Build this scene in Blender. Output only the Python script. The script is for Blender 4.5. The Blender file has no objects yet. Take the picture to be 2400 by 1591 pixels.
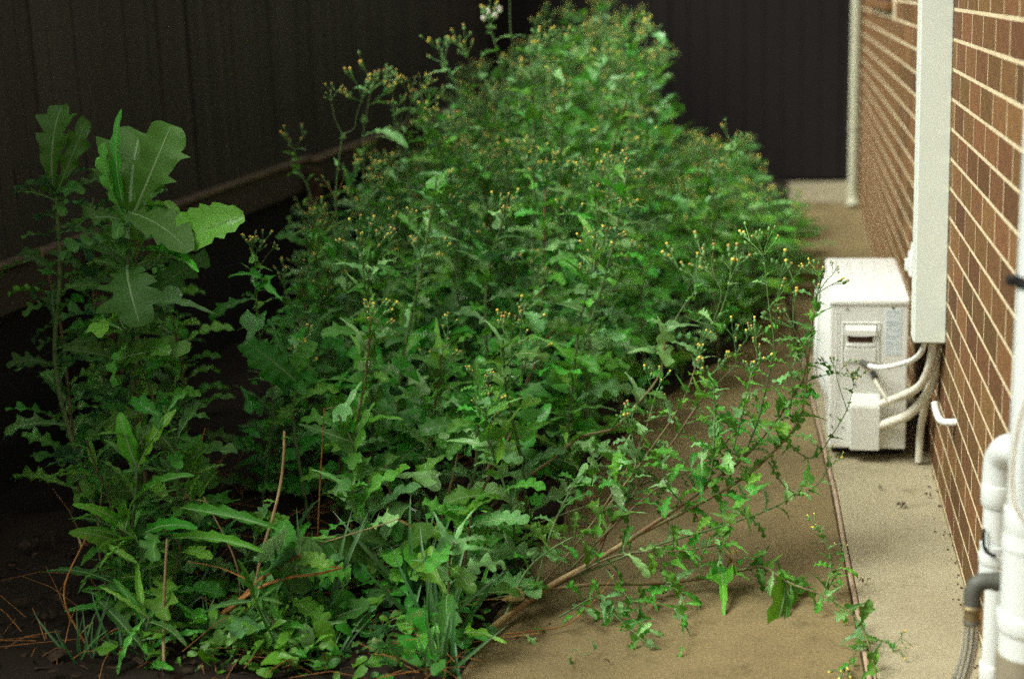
import bpy, bmesh, math, random
from mathutils import Vector, Matrix, noise

# ------------------------------------------------------------ camera, sky, sun, exposure
scn = bpy.context.scene
col = scn.collection
R = math.radians
cam_d = bpy.data.cameras.new('camera')
cam = bpy.data.objects.new('camera', cam_d); col.objects.link(cam); scn.camera = cam
pitch, yaw, roll = 0.2294279, -0.19327941, -0.03396166
fw = Vector((math.sin(yaw)*math.cos(pitch), math.cos(yaw)*math.cos(pitch), -math.sin(pitch)))
rt = fw.cross(Vector((0, 0, 1))).normalized(); up = rt.cross(fw)
r2 = math.cos(roll)*rt + math.sin(roll)*up; u2 = -math.sin(roll)*rt + math.cos(roll)*up
M = Matrix((r2, u2, -fw)).transposed().to_4x4(); M.translation = Vector((0, 0, 1.5505))
cam.matrix_world = M
cam_d.sensor_width = 36; cam_d.lens = 3456.3/2400*36
cam_d.clip_start = 0.05; cam_d.clip_end = 300
cam_d.dof.use_dof = True; cam_d.dof.focus_distance = 3.85; cam_d.dof.aperture_fstop = 1.6
cam_d.dof.aperture_blades = 7

world = bpy.data.worlds.new('World'); scn.world = world; world.use_nodes = True
wn, wl = world.node_tree.nodes, world.node_tree.links
bg = wn['Background']
sky = wn.new('ShaderNodeTexSky'); sky.sky_type = 'NISHITA'; sky.sun_disc = False
SUN = Vector((-0.60, -0.24, 0.76)).normalized()
sky.sun_elevation = math.asin(SUN.z); sky.sun_rotation = math.atan2(SUN.x, SUN.y) % (2*math.pi)
sky.air_density = 1.2; sky.dust_density = 4.0
hs = wn.new('ShaderNodeHueSaturation'); hs.inputs['Saturation'].default_value = 0.10
wl.new(sky.outputs[0], hs.inputs['Color']); warm = wn.new('ShaderNodeMix'); warm.data_type = 'RGBA'; warm.blend_type = 'MULTIPLY'; warm.inputs[0].default_value = 1.0
warm.inputs[7].default_value = (1.0, 1.02, 0.92, 1)            # overcast grey, a little warm
wl.new(hs.outputs[0], warm.inputs[6]); wl.new(warm.outputs[2], bg.inputs['Color'])
bg.inputs['Strength'].default_value = 0.06

sl = bpy.data.lights.new('overcast_sun', 'SUN'); sl.energy = 1.6; sl.angle = R(38); sl.color = (1.0, 0.99, 0.89)
so = bpy.data.objects.new('overcast_sun', sl); col.objects.link(so)
so.rotation_euler = SUN.to_track_quat('Z', 'Y').to_euler(); so.location = (-4, -2, 8)

vs = scn.view_settings
vs.view_transform = 'Standard'; vs.look = 'None'; vs.gamma = 1.0; vs.use_curve_mapping = False
vs.exposure = 1.42
scn.cycles.adaptive_threshold = 0.05
scn.cycles.max_bounces = 8; scn.cycles.transparent_max_bounces = 8
scn.cycles.use_denoising = False

rnd = random.Random(7)

# ------------------------------------------------------------ materials
def mat(name, color, rough=0.7, spec=0.5, vary=0.0, hue=0.0, nscale=0, namt=0.0, color2=None, bump=0.0, bscale=60, coat=0.0,
        metallic=0.0, trans=0.0, back=None, detail=6.0):
    m = bpy.data.materials.new(name); m.use_nodes = True
    n, l = m.node_tree.nodes, m.node_tree.links
    b = n['Principled BSDF']; out = n['Material Output']
    b.inputs['Roughness'].default_value = rough; b.inputs['Specular IOR Level'].default_value = spec
    b.inputs['Metallic'].default_value = metallic; b.inputs['Coat Weight'].default_value = coat
    rgb = n.new('ShaderNodeRGB'); rgb.outputs[0].default_value = (*color, 1)
    cur = rgb.outputs[0]
    tc = n.new('ShaderNodeTexCoord')
    if color2 is not None:
        t = n.new('ShaderNodeTexNoise'); t.inputs['Scale'].default_value = nscale; t.inputs['Detail'].default_value = detail
        t.inputs['Roughness'].default_value = 0.65
        l.new(tc.outputs['Object'], t.inputs['Vector'])
        rp = n.new('ShaderNodeMapRange'); rp.inputs[1].default_value = 0.38; rp.inputs[2].default_value = 0.64
        l.new(t.outputs[0], rp.inputs[0])
        mx = n.new('ShaderNodeMix'); mx.data_type = 'RGBA'
        mm = n.new('ShaderNodeMath'); mm.operation = 'MULTIPLY'; mm.inputs[1].default_value = namt
        l.new(rp.outputs[0], mm.inputs[0]); l.new(mm.outputs[0], mx.inputs[0])
        l.new(cur, mx.inputs[6]); mx.inputs[7].default_value = (*color2, 1)
        cur = mx.outputs[2]
    if vary or hue:
        oi = n.new('ShaderNodeObjectInfo'); h = n.new('ShaderNodeHueSaturation')
        mr = n.new('ShaderNodeMapRange'); mr.inputs[3].default_value = 1-vary; mr.inputs[4].default_value = 1+vary
        l.new(oi.outputs['Random'], mr.inputs[0]); l.new(mr.outputs[0], h.inputs['Value'])
        wn_ = n.new('ShaderNodeTexWhiteNoise'); wn_.noise_dimensions = '1D'
        l.new(oi.outputs['Random'], wn_.inputs['W'])
        m2 = n.new('ShaderNodeMapRange'); m2.inputs[3].default_value = 0.5-hue; m2.inputs[4].default_value = 0.5+hue
        l.new(wn_.outputs[0], m2.inputs[0]); l.new(m2.outputs[0], h.inputs['Hue'])
        l.new(cur, h.inputs['Color']); cur = h.outputs[0]
    if back is not None:
        ge = n.new('ShaderNodeNewGeometry'); mb = n.new('ShaderNodeMix'); mb.data_type = 'RGBA'
        l.new(ge.outputs['Backfacing'], mb.inputs[0]); l.new(cur, mb.inputs[6]); mb.inputs[7].default_value = (*back, 1)
        cur = mb.outputs[2]
    l.new(cur, b.inputs['Base Color'])
    if bump:
        t2 = n.new('ShaderNodeTexNoise'); t2.inputs['Scale'].default_value = bscale; t2.inputs['Detail'].default_value = 5
        l.new(tc.outputs['Object'], t2.inputs['Vector'])
        bp = n.new('ShaderNodeBump'); bp.inputs['Strength'].default_value = bump; bp.inputs['Distance'].default_value = 0.004
        l.new(t2.outputs[0], bp.inputs['Height']); l.new(bp.outputs[0], b.inputs['Normal'])
    if trans:
        tr = n.new('ShaderNodeBsdfTranslucent'); ms = n.new('ShaderNodeMixShader'); ms.inputs[0].default_value = trans
        hh = n.new('ShaderNodeHueSaturation'); hh.inputs['Value'].default_value = 1.5; hh.inputs['Saturation'].default_value = 1.1; hh.inputs['Hue'].default_value = 0.49
        l.new(cur, hh.inputs['Color']); l.new(hh.outputs[0], tr.inputs['Color'])
        l.new(b.outputs[0], ms.inputs[1]); l.new(tr.outputs[0], ms.inputs[2]); l.new(ms.outputs[0], out.inputs['Surface'])
    return m

LEAFC = (0.074, 0.285, 0.018)
m_leaf = mat('thistle_leaf', LEAFC, 0.42, 0.35, vary=0.5, hue=0.025, nscale=14, namt=0.6, color2=(0.11, 0.35, 0.035), bump=0.5, bscale=90, trans=0.25, back=(0.10, 0.29, 0.045), coat=0.12)
m_leaf_pale = mat('pale_leaf', (0.15, 0.40, 0.09), 0.45, 0.45, vary=0.35, hue=0.02, nscale=18, namt=0.6, color2=(0.25, 0.46, 0.20), bump=0.5, bscale=90, trans=0.2, back=(0.22, 0.40, 0.17), coat=0.25)
m_leaf_deep = mat('broad_leaf', (0.056, 0.182, 0.018), 0.5, 0.4, vary=0.3, hue=0.015, nscale=10, namt=0.5, color2=(0.07, 0.20, 0.035), bump=0.6, bscale=70, trans=0.25, back=(0.07, 0.18, 0.08))
m_leaf_yellow = mat('yellowing_leaf', (0.24, 0.22, 0.05), 0.6, 0.4, vary=0.3, hue=0.03, nscale=25, namt=0.8, color2=(0.30, 0.17, 0.07), bump=0.5, trans=0.2)
m_rib = mat('leaf_rib', (0.20, 0.33, 0.13), 0.5, 0.4, vary=0.2)
m_stem = mat('green_stem', (0.09, 0.19, 0.06), 0.55, 0.4, vary=0.3, hue=0.02, nscale=30, namt=0.7, color2=(0.14, 0.15, 0.06), bump=0.3)
m_redstem = mat('reddish_stem', (0.16, 0.085, 0.045), 0.6, 0.4, vary=0.3, hue=0.02, nscale=25, namt=0.8, color2=(0.15, 0.18, 0.07), bump=0.3)
m_paleStem = mat('pale_woody_stem', (0.33, 0.25, 0.12), 0.65, 0.4, vary=0.1, nscale=30, namt=0.8, color2=(0.20, 0.11, 0.05), bump=0.5)
m_drystem = mat('dry_orange_stem', (0.48, 0.21, 0.06), 0.75, 0.3, vary=0.3, nscale=40, namt=0.8, color2=(0.16, 0.08, 0.03), bump=0.5)
m_bud = mat('green_bud', (0.12, 0.27, 0.07), 0.5, 0.4, vary=0.3, hue=0.02)
m_yellow = mat('yellow_floret', (0.90, 0.70, 0.13), 0.6, 0.3, vary=0.15, hue=0.02)
m_orange = mat('faded_floret', (0.52, 0.38, 0.12), 0.7, 0.3, vary=0.2, hue=0.02)
m_fluff = mat('white_fluff', (0.80, 0.78, 0.72), 0.9, 0.1, trans=0.3)
m_grass = mat('grass_blade', (0.045, 0.16, 0.04), 0.4, 0.5, vary=0.35, hue=0.02, trans=0.2, nscale=20, namt=0.5, color2=(0.10, 0.2, 0.06))
m_dead = mat('dead_leaf', (0.13, 0.08, 0.04), 0.85, 0.2, vary=0.4, nscale=60, namt=0.8, color2=(0.05, 0.035, 0.02))
m_soil = mat('soil', (0.024, 0.018, 0.013), 0.95, 0.1, nscale=9, namt=0.9, color2=(0.020, 0.015, 0.011), bump=1.0, bscale=45)
m_fence = mat('fence_paint', (0.039, 0.035, 0.029), 0.75, 0.25, vary=0.18, nscale=5, namt=0.6, color2=(0.050, 0.044, 0.034), bump=0.3, bscale=30)
m_plinth = mat('plinth_timber', (0.065, 0.050, 0.037), 0.8, 0.2, vary=0.2, nscale=6, namt=0.8, color2=(0.060, 0.045, 0.032), bump=0.6, bscale=25)
m_ledge = mat('ledge_timber', (0.18, 0.13, 0.085), 0.8, 0.2, vary=0.2, nscale=8, namt=0.8, color2=(0.10, 0.072, 0.048), bump=0.6, bscale=25)
m_dark = mat('dark_timber', (0.023, 0.020, 0.020), 0.9, 0.1, nscale=6, namt=0.5, color2=(0.027, 0.024, 0.023))
m_post_grip_shade = mat('rusty_post_grip_shade', (0.10, 0.055, 0.032), 0.8, 0.2, nscale=8, namt=0.8, color2=(0.03, 0.02, 0.014))
m_brick = mat('brick_face', (0.190, 0.093, 0.032), 0.85, 0.25, vary=0.32, hue=0.012, nscale=35, namt=0.75, color2=(0.105, 0.056, 0.027), bump=0.5, bscale=160)
m_mortar = mat('mortar', (0.74, 0.63, 0.42), 0.9, 0.2, nscale=18, namt=0.7, color2=(0.52, 0.42, 0.26), bump=0.5, bscale=120)
m_white = mat('white_enamel', (0.83, 0.85, 0.82), 0.35, 0.5, nscale=4, namt=0.3, color2=(0.74, 0.75, 0.70), coat=0.2)
m_whiteside = mat('white_panel', (0.80, 0.82, 0.78), 0.45, 0.5, nscale=5, namt=0.5, color2=(0.70, 0.71, 0.65))
m_duct = mat('duct_cover', (0.73, 0.80, 0.73), 0.5, 0.4, nscale=3, namt=0.4, color2=(0.68, 0.74, 0.66))
m_beige = mat('downpipe_paint', (0.52, 0.53, 0.40), 0.6, 0.3, nscale=3, namt=0.5, color2=(0.42, 0.41, 0.30))
m_foam = mat('pipe_insulation', (0.78, 0.76, 0.66), 0.8, 0.2, nscale=12, namt=0.5, color2=(0.62, 0.58, 0.46), bump=0.4, bscale=60)
m_pvc = mat('white_pvc', (0.64, 0.69, 0.68), 0.3, 0.5, nscale=3, namt=0.3, color2=(0.57, 0.61, 0.59), coat=0.2)
m_pvcdirty = mat('dirty_pvc', (0.20, 0.18, 0.125), 0.8, 0.2, nscale=10, namt=0.7, color2=(0.27, 0.24, 0.17), bump=0.4)
m_grey = mat('grey_fitting', (0.075, 0.082, 0.070), 0.55, 0.4, nscale=25, namt=0.6, color2=(0.11, 0.11, 0.085), bump=0.4)
m_black = mat('black_plastic', (0.012, 0.012, 0.012), 0.5, 0.4)
m_brass = mat('brass_nut', (0.28, 0.22, 0.12), 0.45, 0.5, metallic=0.7)
m_stripe = mat('cream_stripe', (0.55, 0.50, 0.38), 0.6, 0.3)
m_sticker = mat('printed_sticker', (0.72, 0.79, 0.82), 0.4, 0.4)
m_ink = mat('faded_ink', (0.42, 0.50, 0.56), 0.6, 0.3)
m_cream = mat('grey_cable', (0.55, 0.50, 0.40), 0.6, 0.3)
m_joint = mat('joint_filler', (0.34, 0.25, 0.17), 0.85, 0.2, nscale=20, namt=0.7, color2=(0.46, 0.35, 0.25), bump=0.5)
m_crack = mat('joint_dirt', (0.055, 0.042, 0.028), 0.95, 0.1)

def concrete(name, c1, c2, c3):
    m = mat(name, c1, 0.85, 0.3, nscale=1.6, namt=0.9, color2=c2, bump=0.35, bscale=220, detail=8)
    n, l = m.node_tree.nodes, m.node_tree.links
    b = n['Principled BSDF']; src = b.inputs['Base Color'].links[0].from_socket
    tc = n.new('ShaderNodeTexCoord')
    t = n.new('ShaderNodeTexNoise'); t.inputs['Scale'].default_value = 130; t.inputs['Detail'].default_value = 3
    l.new(tc.outputs['Object'], t.inputs['Vector'])
    r = n.new('ShaderNodeMapRange'); r.inputs[1].default_value = 0.35; r.inputs[2].default_value = 0.65
    r.inputs[3].default_value = 0.82; r.inputs[4].default_value = 1.15; l.new(t.outputs[0], r.inputs[0])
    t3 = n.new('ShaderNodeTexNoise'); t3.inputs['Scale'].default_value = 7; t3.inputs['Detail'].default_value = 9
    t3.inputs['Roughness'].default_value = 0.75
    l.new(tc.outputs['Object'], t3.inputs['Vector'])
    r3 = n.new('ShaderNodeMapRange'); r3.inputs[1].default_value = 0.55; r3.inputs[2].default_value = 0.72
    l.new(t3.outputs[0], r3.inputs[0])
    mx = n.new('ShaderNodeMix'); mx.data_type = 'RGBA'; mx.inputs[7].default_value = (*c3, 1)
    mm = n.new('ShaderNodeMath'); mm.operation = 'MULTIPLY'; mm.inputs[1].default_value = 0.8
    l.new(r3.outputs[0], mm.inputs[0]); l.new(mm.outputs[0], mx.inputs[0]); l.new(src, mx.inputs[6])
    h = n.new('ShaderNodeHueSaturation'); l.new(mx.outputs[2], h.inputs['Color']); l.new(r.outputs[0], h.inputs['Value'])
    l.new(h.outputs[0], b.inputs['Base Color'])
    return m
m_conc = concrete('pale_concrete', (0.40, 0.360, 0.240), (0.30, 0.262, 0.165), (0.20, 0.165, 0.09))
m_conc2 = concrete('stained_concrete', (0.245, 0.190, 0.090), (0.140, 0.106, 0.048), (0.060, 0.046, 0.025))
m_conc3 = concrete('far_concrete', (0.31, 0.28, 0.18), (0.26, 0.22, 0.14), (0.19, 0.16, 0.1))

# ------------------------------------------------------------ helpers
def tag(o, label=None, cat=None, group=None, kind=None):
    if label: o['label'] = label
    if cat: o['category'] = cat
    if group: o['group'] = group
    if kind: o['kind'] = kind
    return o
def link(o, parent=None):
    col.objects.link(o)
    if parent is not None: o.parent = parent
    return o
def empty(name, loc=(0, 0, 0)):
    o = bpy.data.objects.new(name, None); o.location = loc; o.empty_display_size = 0.1
    return link(o)
def mesh_of(bm, name, mats, smooth=True):
    me = bpy.data.meshes.new(name); bm.to_mesh(me); bm.free()
    for m in (mats if isinstance(mats, (list, tuple)) else [mats]): me.materials.append(m)
    if smooth:
        me.polygons.foreach_set('use_smooth', [True]*len(me.polygons))
    return me
def obj(name, bm, mats, parent=None, smooth=False, loc=None):
    # geometry in bm is in world space; a parented part is stored relative to its thing
    if parent is not None:
        p = parent
        off = Vector(p.location)
        while p.parent: p = p.parent; off += Vector(p.location)
        bmesh.ops.translate(bm, verts=bm.verts, vec=-off)
    me = mesh_of(bm, name, mats, smooth)
    if smooth: me.set_sharp_from_angle(angle=R(55))
    o = bpy.data.objects.new(name, me)
    return link(o, parent)
def inst(name, me, parent, mw):
    o = bpy.data.objects.new(name, me); link(o, parent); o.matrix_local = mw
    return o
def box(bm, x0, x1, y0, y1, z0, z1, bevel=0.0, seg=2, mi=0):
    vs_ = [bm.verts.new((x, y, z)) for x in (x0, x1) for y in (y0, y1) for z in (z0, z1)]
    fs = [(0, 1, 3, 2), (4, 6, 7, 5), (0, 4, 5, 1), (2, 3, 7, 6), (0, 2, 6, 4), (1, 5, 7, 3)]
    ff = [bm.faces.new([vs_[i] for i in f]) for f in fs]
    for f in ff: f.material_index = mi
    if bevel:
        es = list({e for f in ff for e in f.edges})
        r = bmesh.ops.bevel(bm, geom=es, offset=bevel, segments=seg, profile=0.5, affect='EDGES')
        for f in r['faces']: f.material_index = mi
    return vs_
def smooth_path(pts, k=6):
    pts = [Vector(p) for p in pts]
    if len(pts) < 3: 
        return [pts[0].lerp(pts[-1], i/k) for i in range(k+1)]
    out = []
    q = [2*pts[0]-pts[1]] + pts + [2*pts[-1]-pts[-2]]
    for i in range(1, len(q)-2):
        a, b, c, d = q[i-1:i+3]
        for j in range(k):
            t = j/k
            out.append(0.5*((2*b)+(c-a)*t+(2*a-5*b+4*c-d)*t*t+(3*b-a-3*c+d)*t**3))
    out.append(pts[-1]); return out
def tube(bm, path, r0, r1=None, sides=8, mi=0, caps=True, radii=None):
    if r1 is None: r1 = r0
    n = len(path); rings = []
    t0 = (path[1]-path[0]).normalized()
    a = t0.orthogonal().normalized()
    for i, p in enumerate(path):
        t = (path[min(i+1, n-1)]-path[max(i-1, 0)]).normalized()
        a = (a - t*a.dot(t)); a = a.normalized() if a.length > 1e-6 else t.orthogonal().normalized()
        b = t.cross(a)
        r = radii[i] if radii else r0+(r1-r0)*i/(n-1)
        rings.append([bm.verts.new(p+a*(r*math.cos(2*math.pi*k/sides))+b*(r*math.sin(2*math.pi*k/sides))) for k in range(sides)])
    for i in range(n-1):
        for k in range(sides):
            f = bm.faces.new((rings[i][k], rings[i][(k+1) % sides], rings[i+1][(k+1) % sides], rings[i+1][k])); f.material_index = mi
    if caps:
        f = bm.faces.new(rings[0][::-1]); f.material_index = mi
        f = bm.faces.new(rings[-1]); f.material_index = mi
    return rings
def tube_obj(name, pts, r0, r1, m, parent, sides=8, k=6, raw=False):
    bm = bmesh.new(); tube(bm, [Vector(p) for p in pts] if raw else smooth_path(pts, k), r0, r1, sides)
    o = obj(name, bm, m, parent, smooth=True)
    return o

# ------------------------------------------------------------ ground, bed, path
bm = bmesh.new(); box(bm, -60, 60, -40, 100, -0.9, -0.10)
tag(obj('ground', bm, m_soil), kind='structure')

# planting bed: lumpy soil beside the slab, spilling over its edge further back
bm = bmesh.new()
def bed_edge(y):
    pts = [(0.5, -0.80), (3.1, -0.735), (4.5, -0.63), (5.2, -0.56), (5.9, -0.36), (6.5, -0.16), (8.0, -0.02), (10, 0.02), (16, -0.04)]
    for (a, b), (c, d) in zip(pts, pts[1:]):
        if a <= y <= c: return b+(d-b)*(y-a)/(c-a)
    return -0.8
NX, NY = 46, 200
grid = []
for j in range(NY+1):
    y = 0.5+15.5*j/NY; e = bed_edge(y)+0.035*noise.noise(Vector((0, y*5, 3)))+0.02*noise.noise(Vector((9, y*17, 3)))
    row = []
    for i in range(NX+1):
        s = i/NX; x = -2.9+(e+2.9)*s
        z = 0.012+0.03*(1-s)*1.0+0.030*noise.noise(Vector((x*4, y*4, 0)))*min(1, (1-s)*8)+0.014*noise.noise(Vector((x*14, y*14, 5)))*min(1, (1-s)*12)
        if i == NX: z = -0.02
        row.append(bm.verts.new((x, y, z)))
    grid.append(row)
for j in range(NY):
    for i in range(NX):
        bm.faces.new((grid[j][i], grid[j][i+1], grid[j+1][i+1], grid[j+1][i]))
tag(obj('soil_bed', bm, m_soil, smooth=True), kind='structure')

path = empty('concrete_path'); tag(path, kind='structure')
def jx(y): return 0.135+(0.182-0.135)*(4.467-y)/(4.467-3.198) if y < 4.6 else 0.130-(y-4.6)*0.055
def slab(name, xa, xb, y0, y1, m, z=0.0, n=24):
    bm = bmesh.new(); L = []
    for i in range(n+1):
        y = y0+(y1-y0)*i/n
        a, b = xa(y), xb(y)
        L.append([bm.verts.new(v) for v in ((a, y, -0.1), (a, y, z-0.004), (a+0.004, y, z), (b-0.004, y, z), (b, y, z-0.004), (b, y, -0.1))])
    for p_, q_ in zip(L, L[1:]):
        for k in range(5): bm.faces.new((p_[k], p_[k+1], q_[k+1], q_[k]))
    bm.faces.new(L[0]); bm.faces.new(L[-1][::-1])
    bmesh.ops.recalc_face_normals(bm, faces=bm.faces)
    return obj(name, bm, m, path)
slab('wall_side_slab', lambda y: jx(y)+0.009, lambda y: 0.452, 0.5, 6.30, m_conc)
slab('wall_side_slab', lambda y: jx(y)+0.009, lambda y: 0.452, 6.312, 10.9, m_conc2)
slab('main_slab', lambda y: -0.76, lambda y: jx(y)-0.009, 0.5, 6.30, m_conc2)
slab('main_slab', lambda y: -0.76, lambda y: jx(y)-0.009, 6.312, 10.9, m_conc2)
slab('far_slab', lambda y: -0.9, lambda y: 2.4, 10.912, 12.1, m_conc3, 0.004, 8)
slab('joint_dirt', lambda y: jx(y)-0.0088, lambda y: jx(y)+0.0088, 0.5, 10.9, m_crack, -0.004)
bm = bmesh.new()
tube(bm, [Vector((jx(0.5+0.2*i)+0.0012*math.sin(i*1.7), 0.5+0.2*i, -0.001+0.001*math.sin(i*2.3))) for i in range(30)], 0.0068, sides=8)
obj('joint_filler', bm, m_joint, path, smooth=True)

# ------------------------------------------------------------ brick wall of the house
WX = 0.453
wall = empty('brick_wall', (WX, 5.0, 0)); tag(wall, 'brown brick house wall with pale mortar joints running along the concrete path', 'brick wall')
wall['kind'] = 'thing'
bm = bmesh.new(); box(bm, WX+0.0002, WX+0.23, 0.5, 10.9, -0.1, 2.62)
obj('mortar_bed', bm, m_mortar, wall)
CH, BL = 0.086, 0.240
brick_mats = []
def brick_mesh(k):
    bm = bmesh.new(); rr = random.Random(k)
    box(bm, 0, 0.06, 0.005, BL-0.005, 0.0045, CH-0.0045, 0.0008, 1)
    for v in bm.verts:
        v.co.y += rr.uniform(-0.0012, 0.0012); v.co.z += rr.uniform(-0.0008, 0.0008)
    return mesh_of(bm, 'brick', m_brick, smooth=False)
bmeshes = [brick_mesh(k) for k in range(8)]
cells = []
NC = 30
for c in range(NC):
    y = 0.5+(0.5*BL if c % 2 else 0.0)
    while y+BL <= 10.9:
        z = c*CH+0.004
        cells.append((y, z, c)); y += BL
WIN = (7.45, 9.35, 1.462, 2.3)                      # window opening y0,y1,z0,z1
def in_win(y, z): return y+BL > WIN[0] and y < WIN[1] and z+CH > WIN[2] and z < WIN[3]
def seen(y, z): return 2.95 < y and z < 1.62 and not (4.46 < y+0.02 < 4.40)
vis = [c for c in cells if seen(c[0], c[1])]
vis.sort(key=lambda c: c[0]); near = set(vis[:298])
far_bm = bmesh.new()
for c in cells:
    y, z, k = c
    if in_win(y, z): continue
    px = WX-0.0001-rnd.uniform(0.0, 0.0003)
    if c in near:
        o = bpy.data.objects.new('brick', bmeshes[rnd.randrange(8)]); link(o, wall)
        o.location = (px-WX, y-5.0, z)
    else:
        box(far_bm, px, px+0.05, y+0.005, y+BL-0.005, z+0.0045, z+CH-0.0045, 0.0012, 1)
fo = obj('brick_courses', far_bm, m_brick, wall); fo['kind'] = 'stuff'

win = empty('window', (WX, 8.4, 1.38)); tag(win, 'dark house window above its brick sill, high on the wall behind the duct', 'window')
bm = bmesh.new(); box(bm, WX-0.035, WX+0.05, WIN[0]-0.05, WIN[1]+0.05, 1.415, 1.455, 0.004); obj('sill', bm, m_brick, win)
bm = bmesh.new()
for a, b, c, d in ((WIN[0], WIN[1], 1.458, 1.50), (WIN[0], WIN[1], 2.26, 2.3), (WIN[0], WIN[0]+0.045, 1.50, 2.26), (WIN[1]-0.045, WIN[1], 1.50, 2.26)):
    box(bm, WX-0.003, WX+0.0008, a, b, c, d)
obj('frame', bm, m_dark, win)
bm = bmesh.new(); box(bm, WX-0.001, WX+0.001, WIN[0]+0.045, WIN[1]-0.045, 1.50, 2.26); obj('pane', bm, mat('window_glass', (0.02, 0.022, 0.024), 0.05, 0.6), win)

eave = empty('roof_eave', (WX, 5, 2.62)); tag(eave, 'painted eave and gutter over the brick wall', 'eave')
bm = bmesh.new(); box(bm, 0.05, WX+0.6, 0.5, 11.2, 2.622, 2.66); obj('soffit', bm, m_beige, eave)
bm = bmesh.new(); box(bm, -0.01, 0.048, 0.5, 11.2, 2.60, 2.78, 0.01); obj('gutter', bm, m_beige, eave)
bm = bmesh.new()
v = [bm.verts.new(p) for p in ((-0.02, 0.5, 2.80), (4.5, 0.5, 4.4), (4.5, 10.6, 4.4), (-0.02, 10.6, 2.80), (-0.02, 0.5, 2.785), (4.5, 0.5, 4.38), (4.5, 10.6, 4.38), (-0.02, 10.6, 2.785))]
for f in ((0, 1, 2, 3), (7, 6, 5, 4), (0, 4, 5, 1), (1, 5, 6, 2), (2, 6, 7, 3), (3, 7, 4, 0)): bm.faces.new([v[i] for i in f])
obj('roof_sheet', bm, m_dark, eave)

# ------------------------------------------------------------ fences
FX = -2.5
fence = empty('paling_fence', (FX, 7, 0)); tag(fence, 'dark stained paling fence with a plinth rail, behind the weeds on the left', 'fence')
def palm(k):
    bm = bmesh.new(); rr = random.Random(50+k)
    box(bm, 0, 0.016, 0.0, 0.096, 0, 1.75, 0.002, 1)
    for v in bm.verts: v.co.x += rr.uniform(-0.002, 0.002)
    return mesh_of(bm, 'paling', m_fence, smooth=False)
pms = [palm(k) for k in range(5)]
y = 2.5
while y < 15.9:
    o = bpy.data.objects.new('paling', pms[rnd.randrange(5)]); link(o, fence)
    o.location = (-0.004+rnd.uniform(0, 0.009), y-7, 0.76+rnd.uniform(-0.01, 0)); o.rotation_euler = (rnd.uniform(-0.003, 0.003), 0, rnd.uniform(-0.04, 0.04))
    y += 0.100
for i in range(6):                                   # plinth boards with a lighter top edge
    y0 = 2.5+2.4*i
    s = -0.0075*i*0
    dz = 0 if y0 < 7 else -0.02*(i-1)
    bm = bmesh.new(); box(bm, FX+0.018, FX+0.05, y0+0.002, y0+2.396, 0.615+dz, 0.755+dz, 0.003, 1); obj('plinth_board', bm, m_plinth, fence)
    bm = bmesh.new(); box(bm, FX+0.012, FX+0.062, y0+0.002, y0+2.396, 0.757+dz, 0.779+dz, 0.004, 1); obj('ledge', bm, m_ledge, fence)
    for q in range(3):
        bm = bmesh.new(); box(bm, FX-0.03, FX-0.006, y0+0.002, y0+2.396, 0.0+0.205*q, 0.2+0.205*q, 0.003, 1); obj('retaining_board', bm, m_dark, fence)
    bm = bmesh.new(); box(bm, FX+0.0+0.064, FX+0.13, y0-0.15, y0-0.08, -0.05, 0.74+dz, 0.003, 1); obj('post', bm, m_post_grip_shade, fence)
bm = bmesh.new()
for z in (1.0, 2.1): box(bm, FX-0.05, FX-0.006, 2.5, 15.9, z, z+0.07)
obj('rail', bm, m_fence, fence)
bf = empty('dark_backdrop_fence', (0, 12.15, 0)); tag(bf, 'added black fence, a dark backdrop closing off the far end of the passage', 'fence')  # added as a dark backdrop; the far-end darkness is in its colour
x = -2.5
bm = bmesh.new(); box(bm, -2.6, 3.1, 12.19, 12.21, 0, 2.45); obj('light_leak_sheet', bm, m_dark, bf)  # sheet added to stop light leaking between the palings
while x < 3.0:
    bm = bmesh.new(); box(bm, x, x+0.146, 12.15+rnd.uniform(0, 0.008), 12.18, 0.02, 2.5, 0.002, 1); obj('paling', bm, m_dark, bf)
    x += 0.150

# ------------------------------------------------------------ air conditioner outdoor unit
AX0, AX1, AY0, AY1, AZ0, AZ1 = 0.119, 0.371, 4.83, 5.57, 0.040, 0.552
ac = empty('air_conditioner', (0.245, 5.2, 0)); tag(ac, 'white outdoor air conditioner unit standing on the concrete beside the brick wall', 'air conditioner')
bm = bmesh.new(); box(bm, AX0, AX1, AY0, AY1, AZ0, AZ1-0.022, 0.007, 3); obj('casing', bm, m_whiteside, ac, smooth=False)
bm = bmesh.new(); box(bm, AX0-0.004, AX1+0.004, AY0-0.005, AY1+0.004, AZ1-0.030, AZ1, 0.013, 4)
for q in range(5): box(bm, AX0+0.03+q*0.045, AX0+0.036+q*0.045, AY0+0.05, AY1-0.05, AZ1-0.001, AZ1+0.0005, 0.0003, 1)
obj('lid', bm, m_white, ac, smooth=True)
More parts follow.
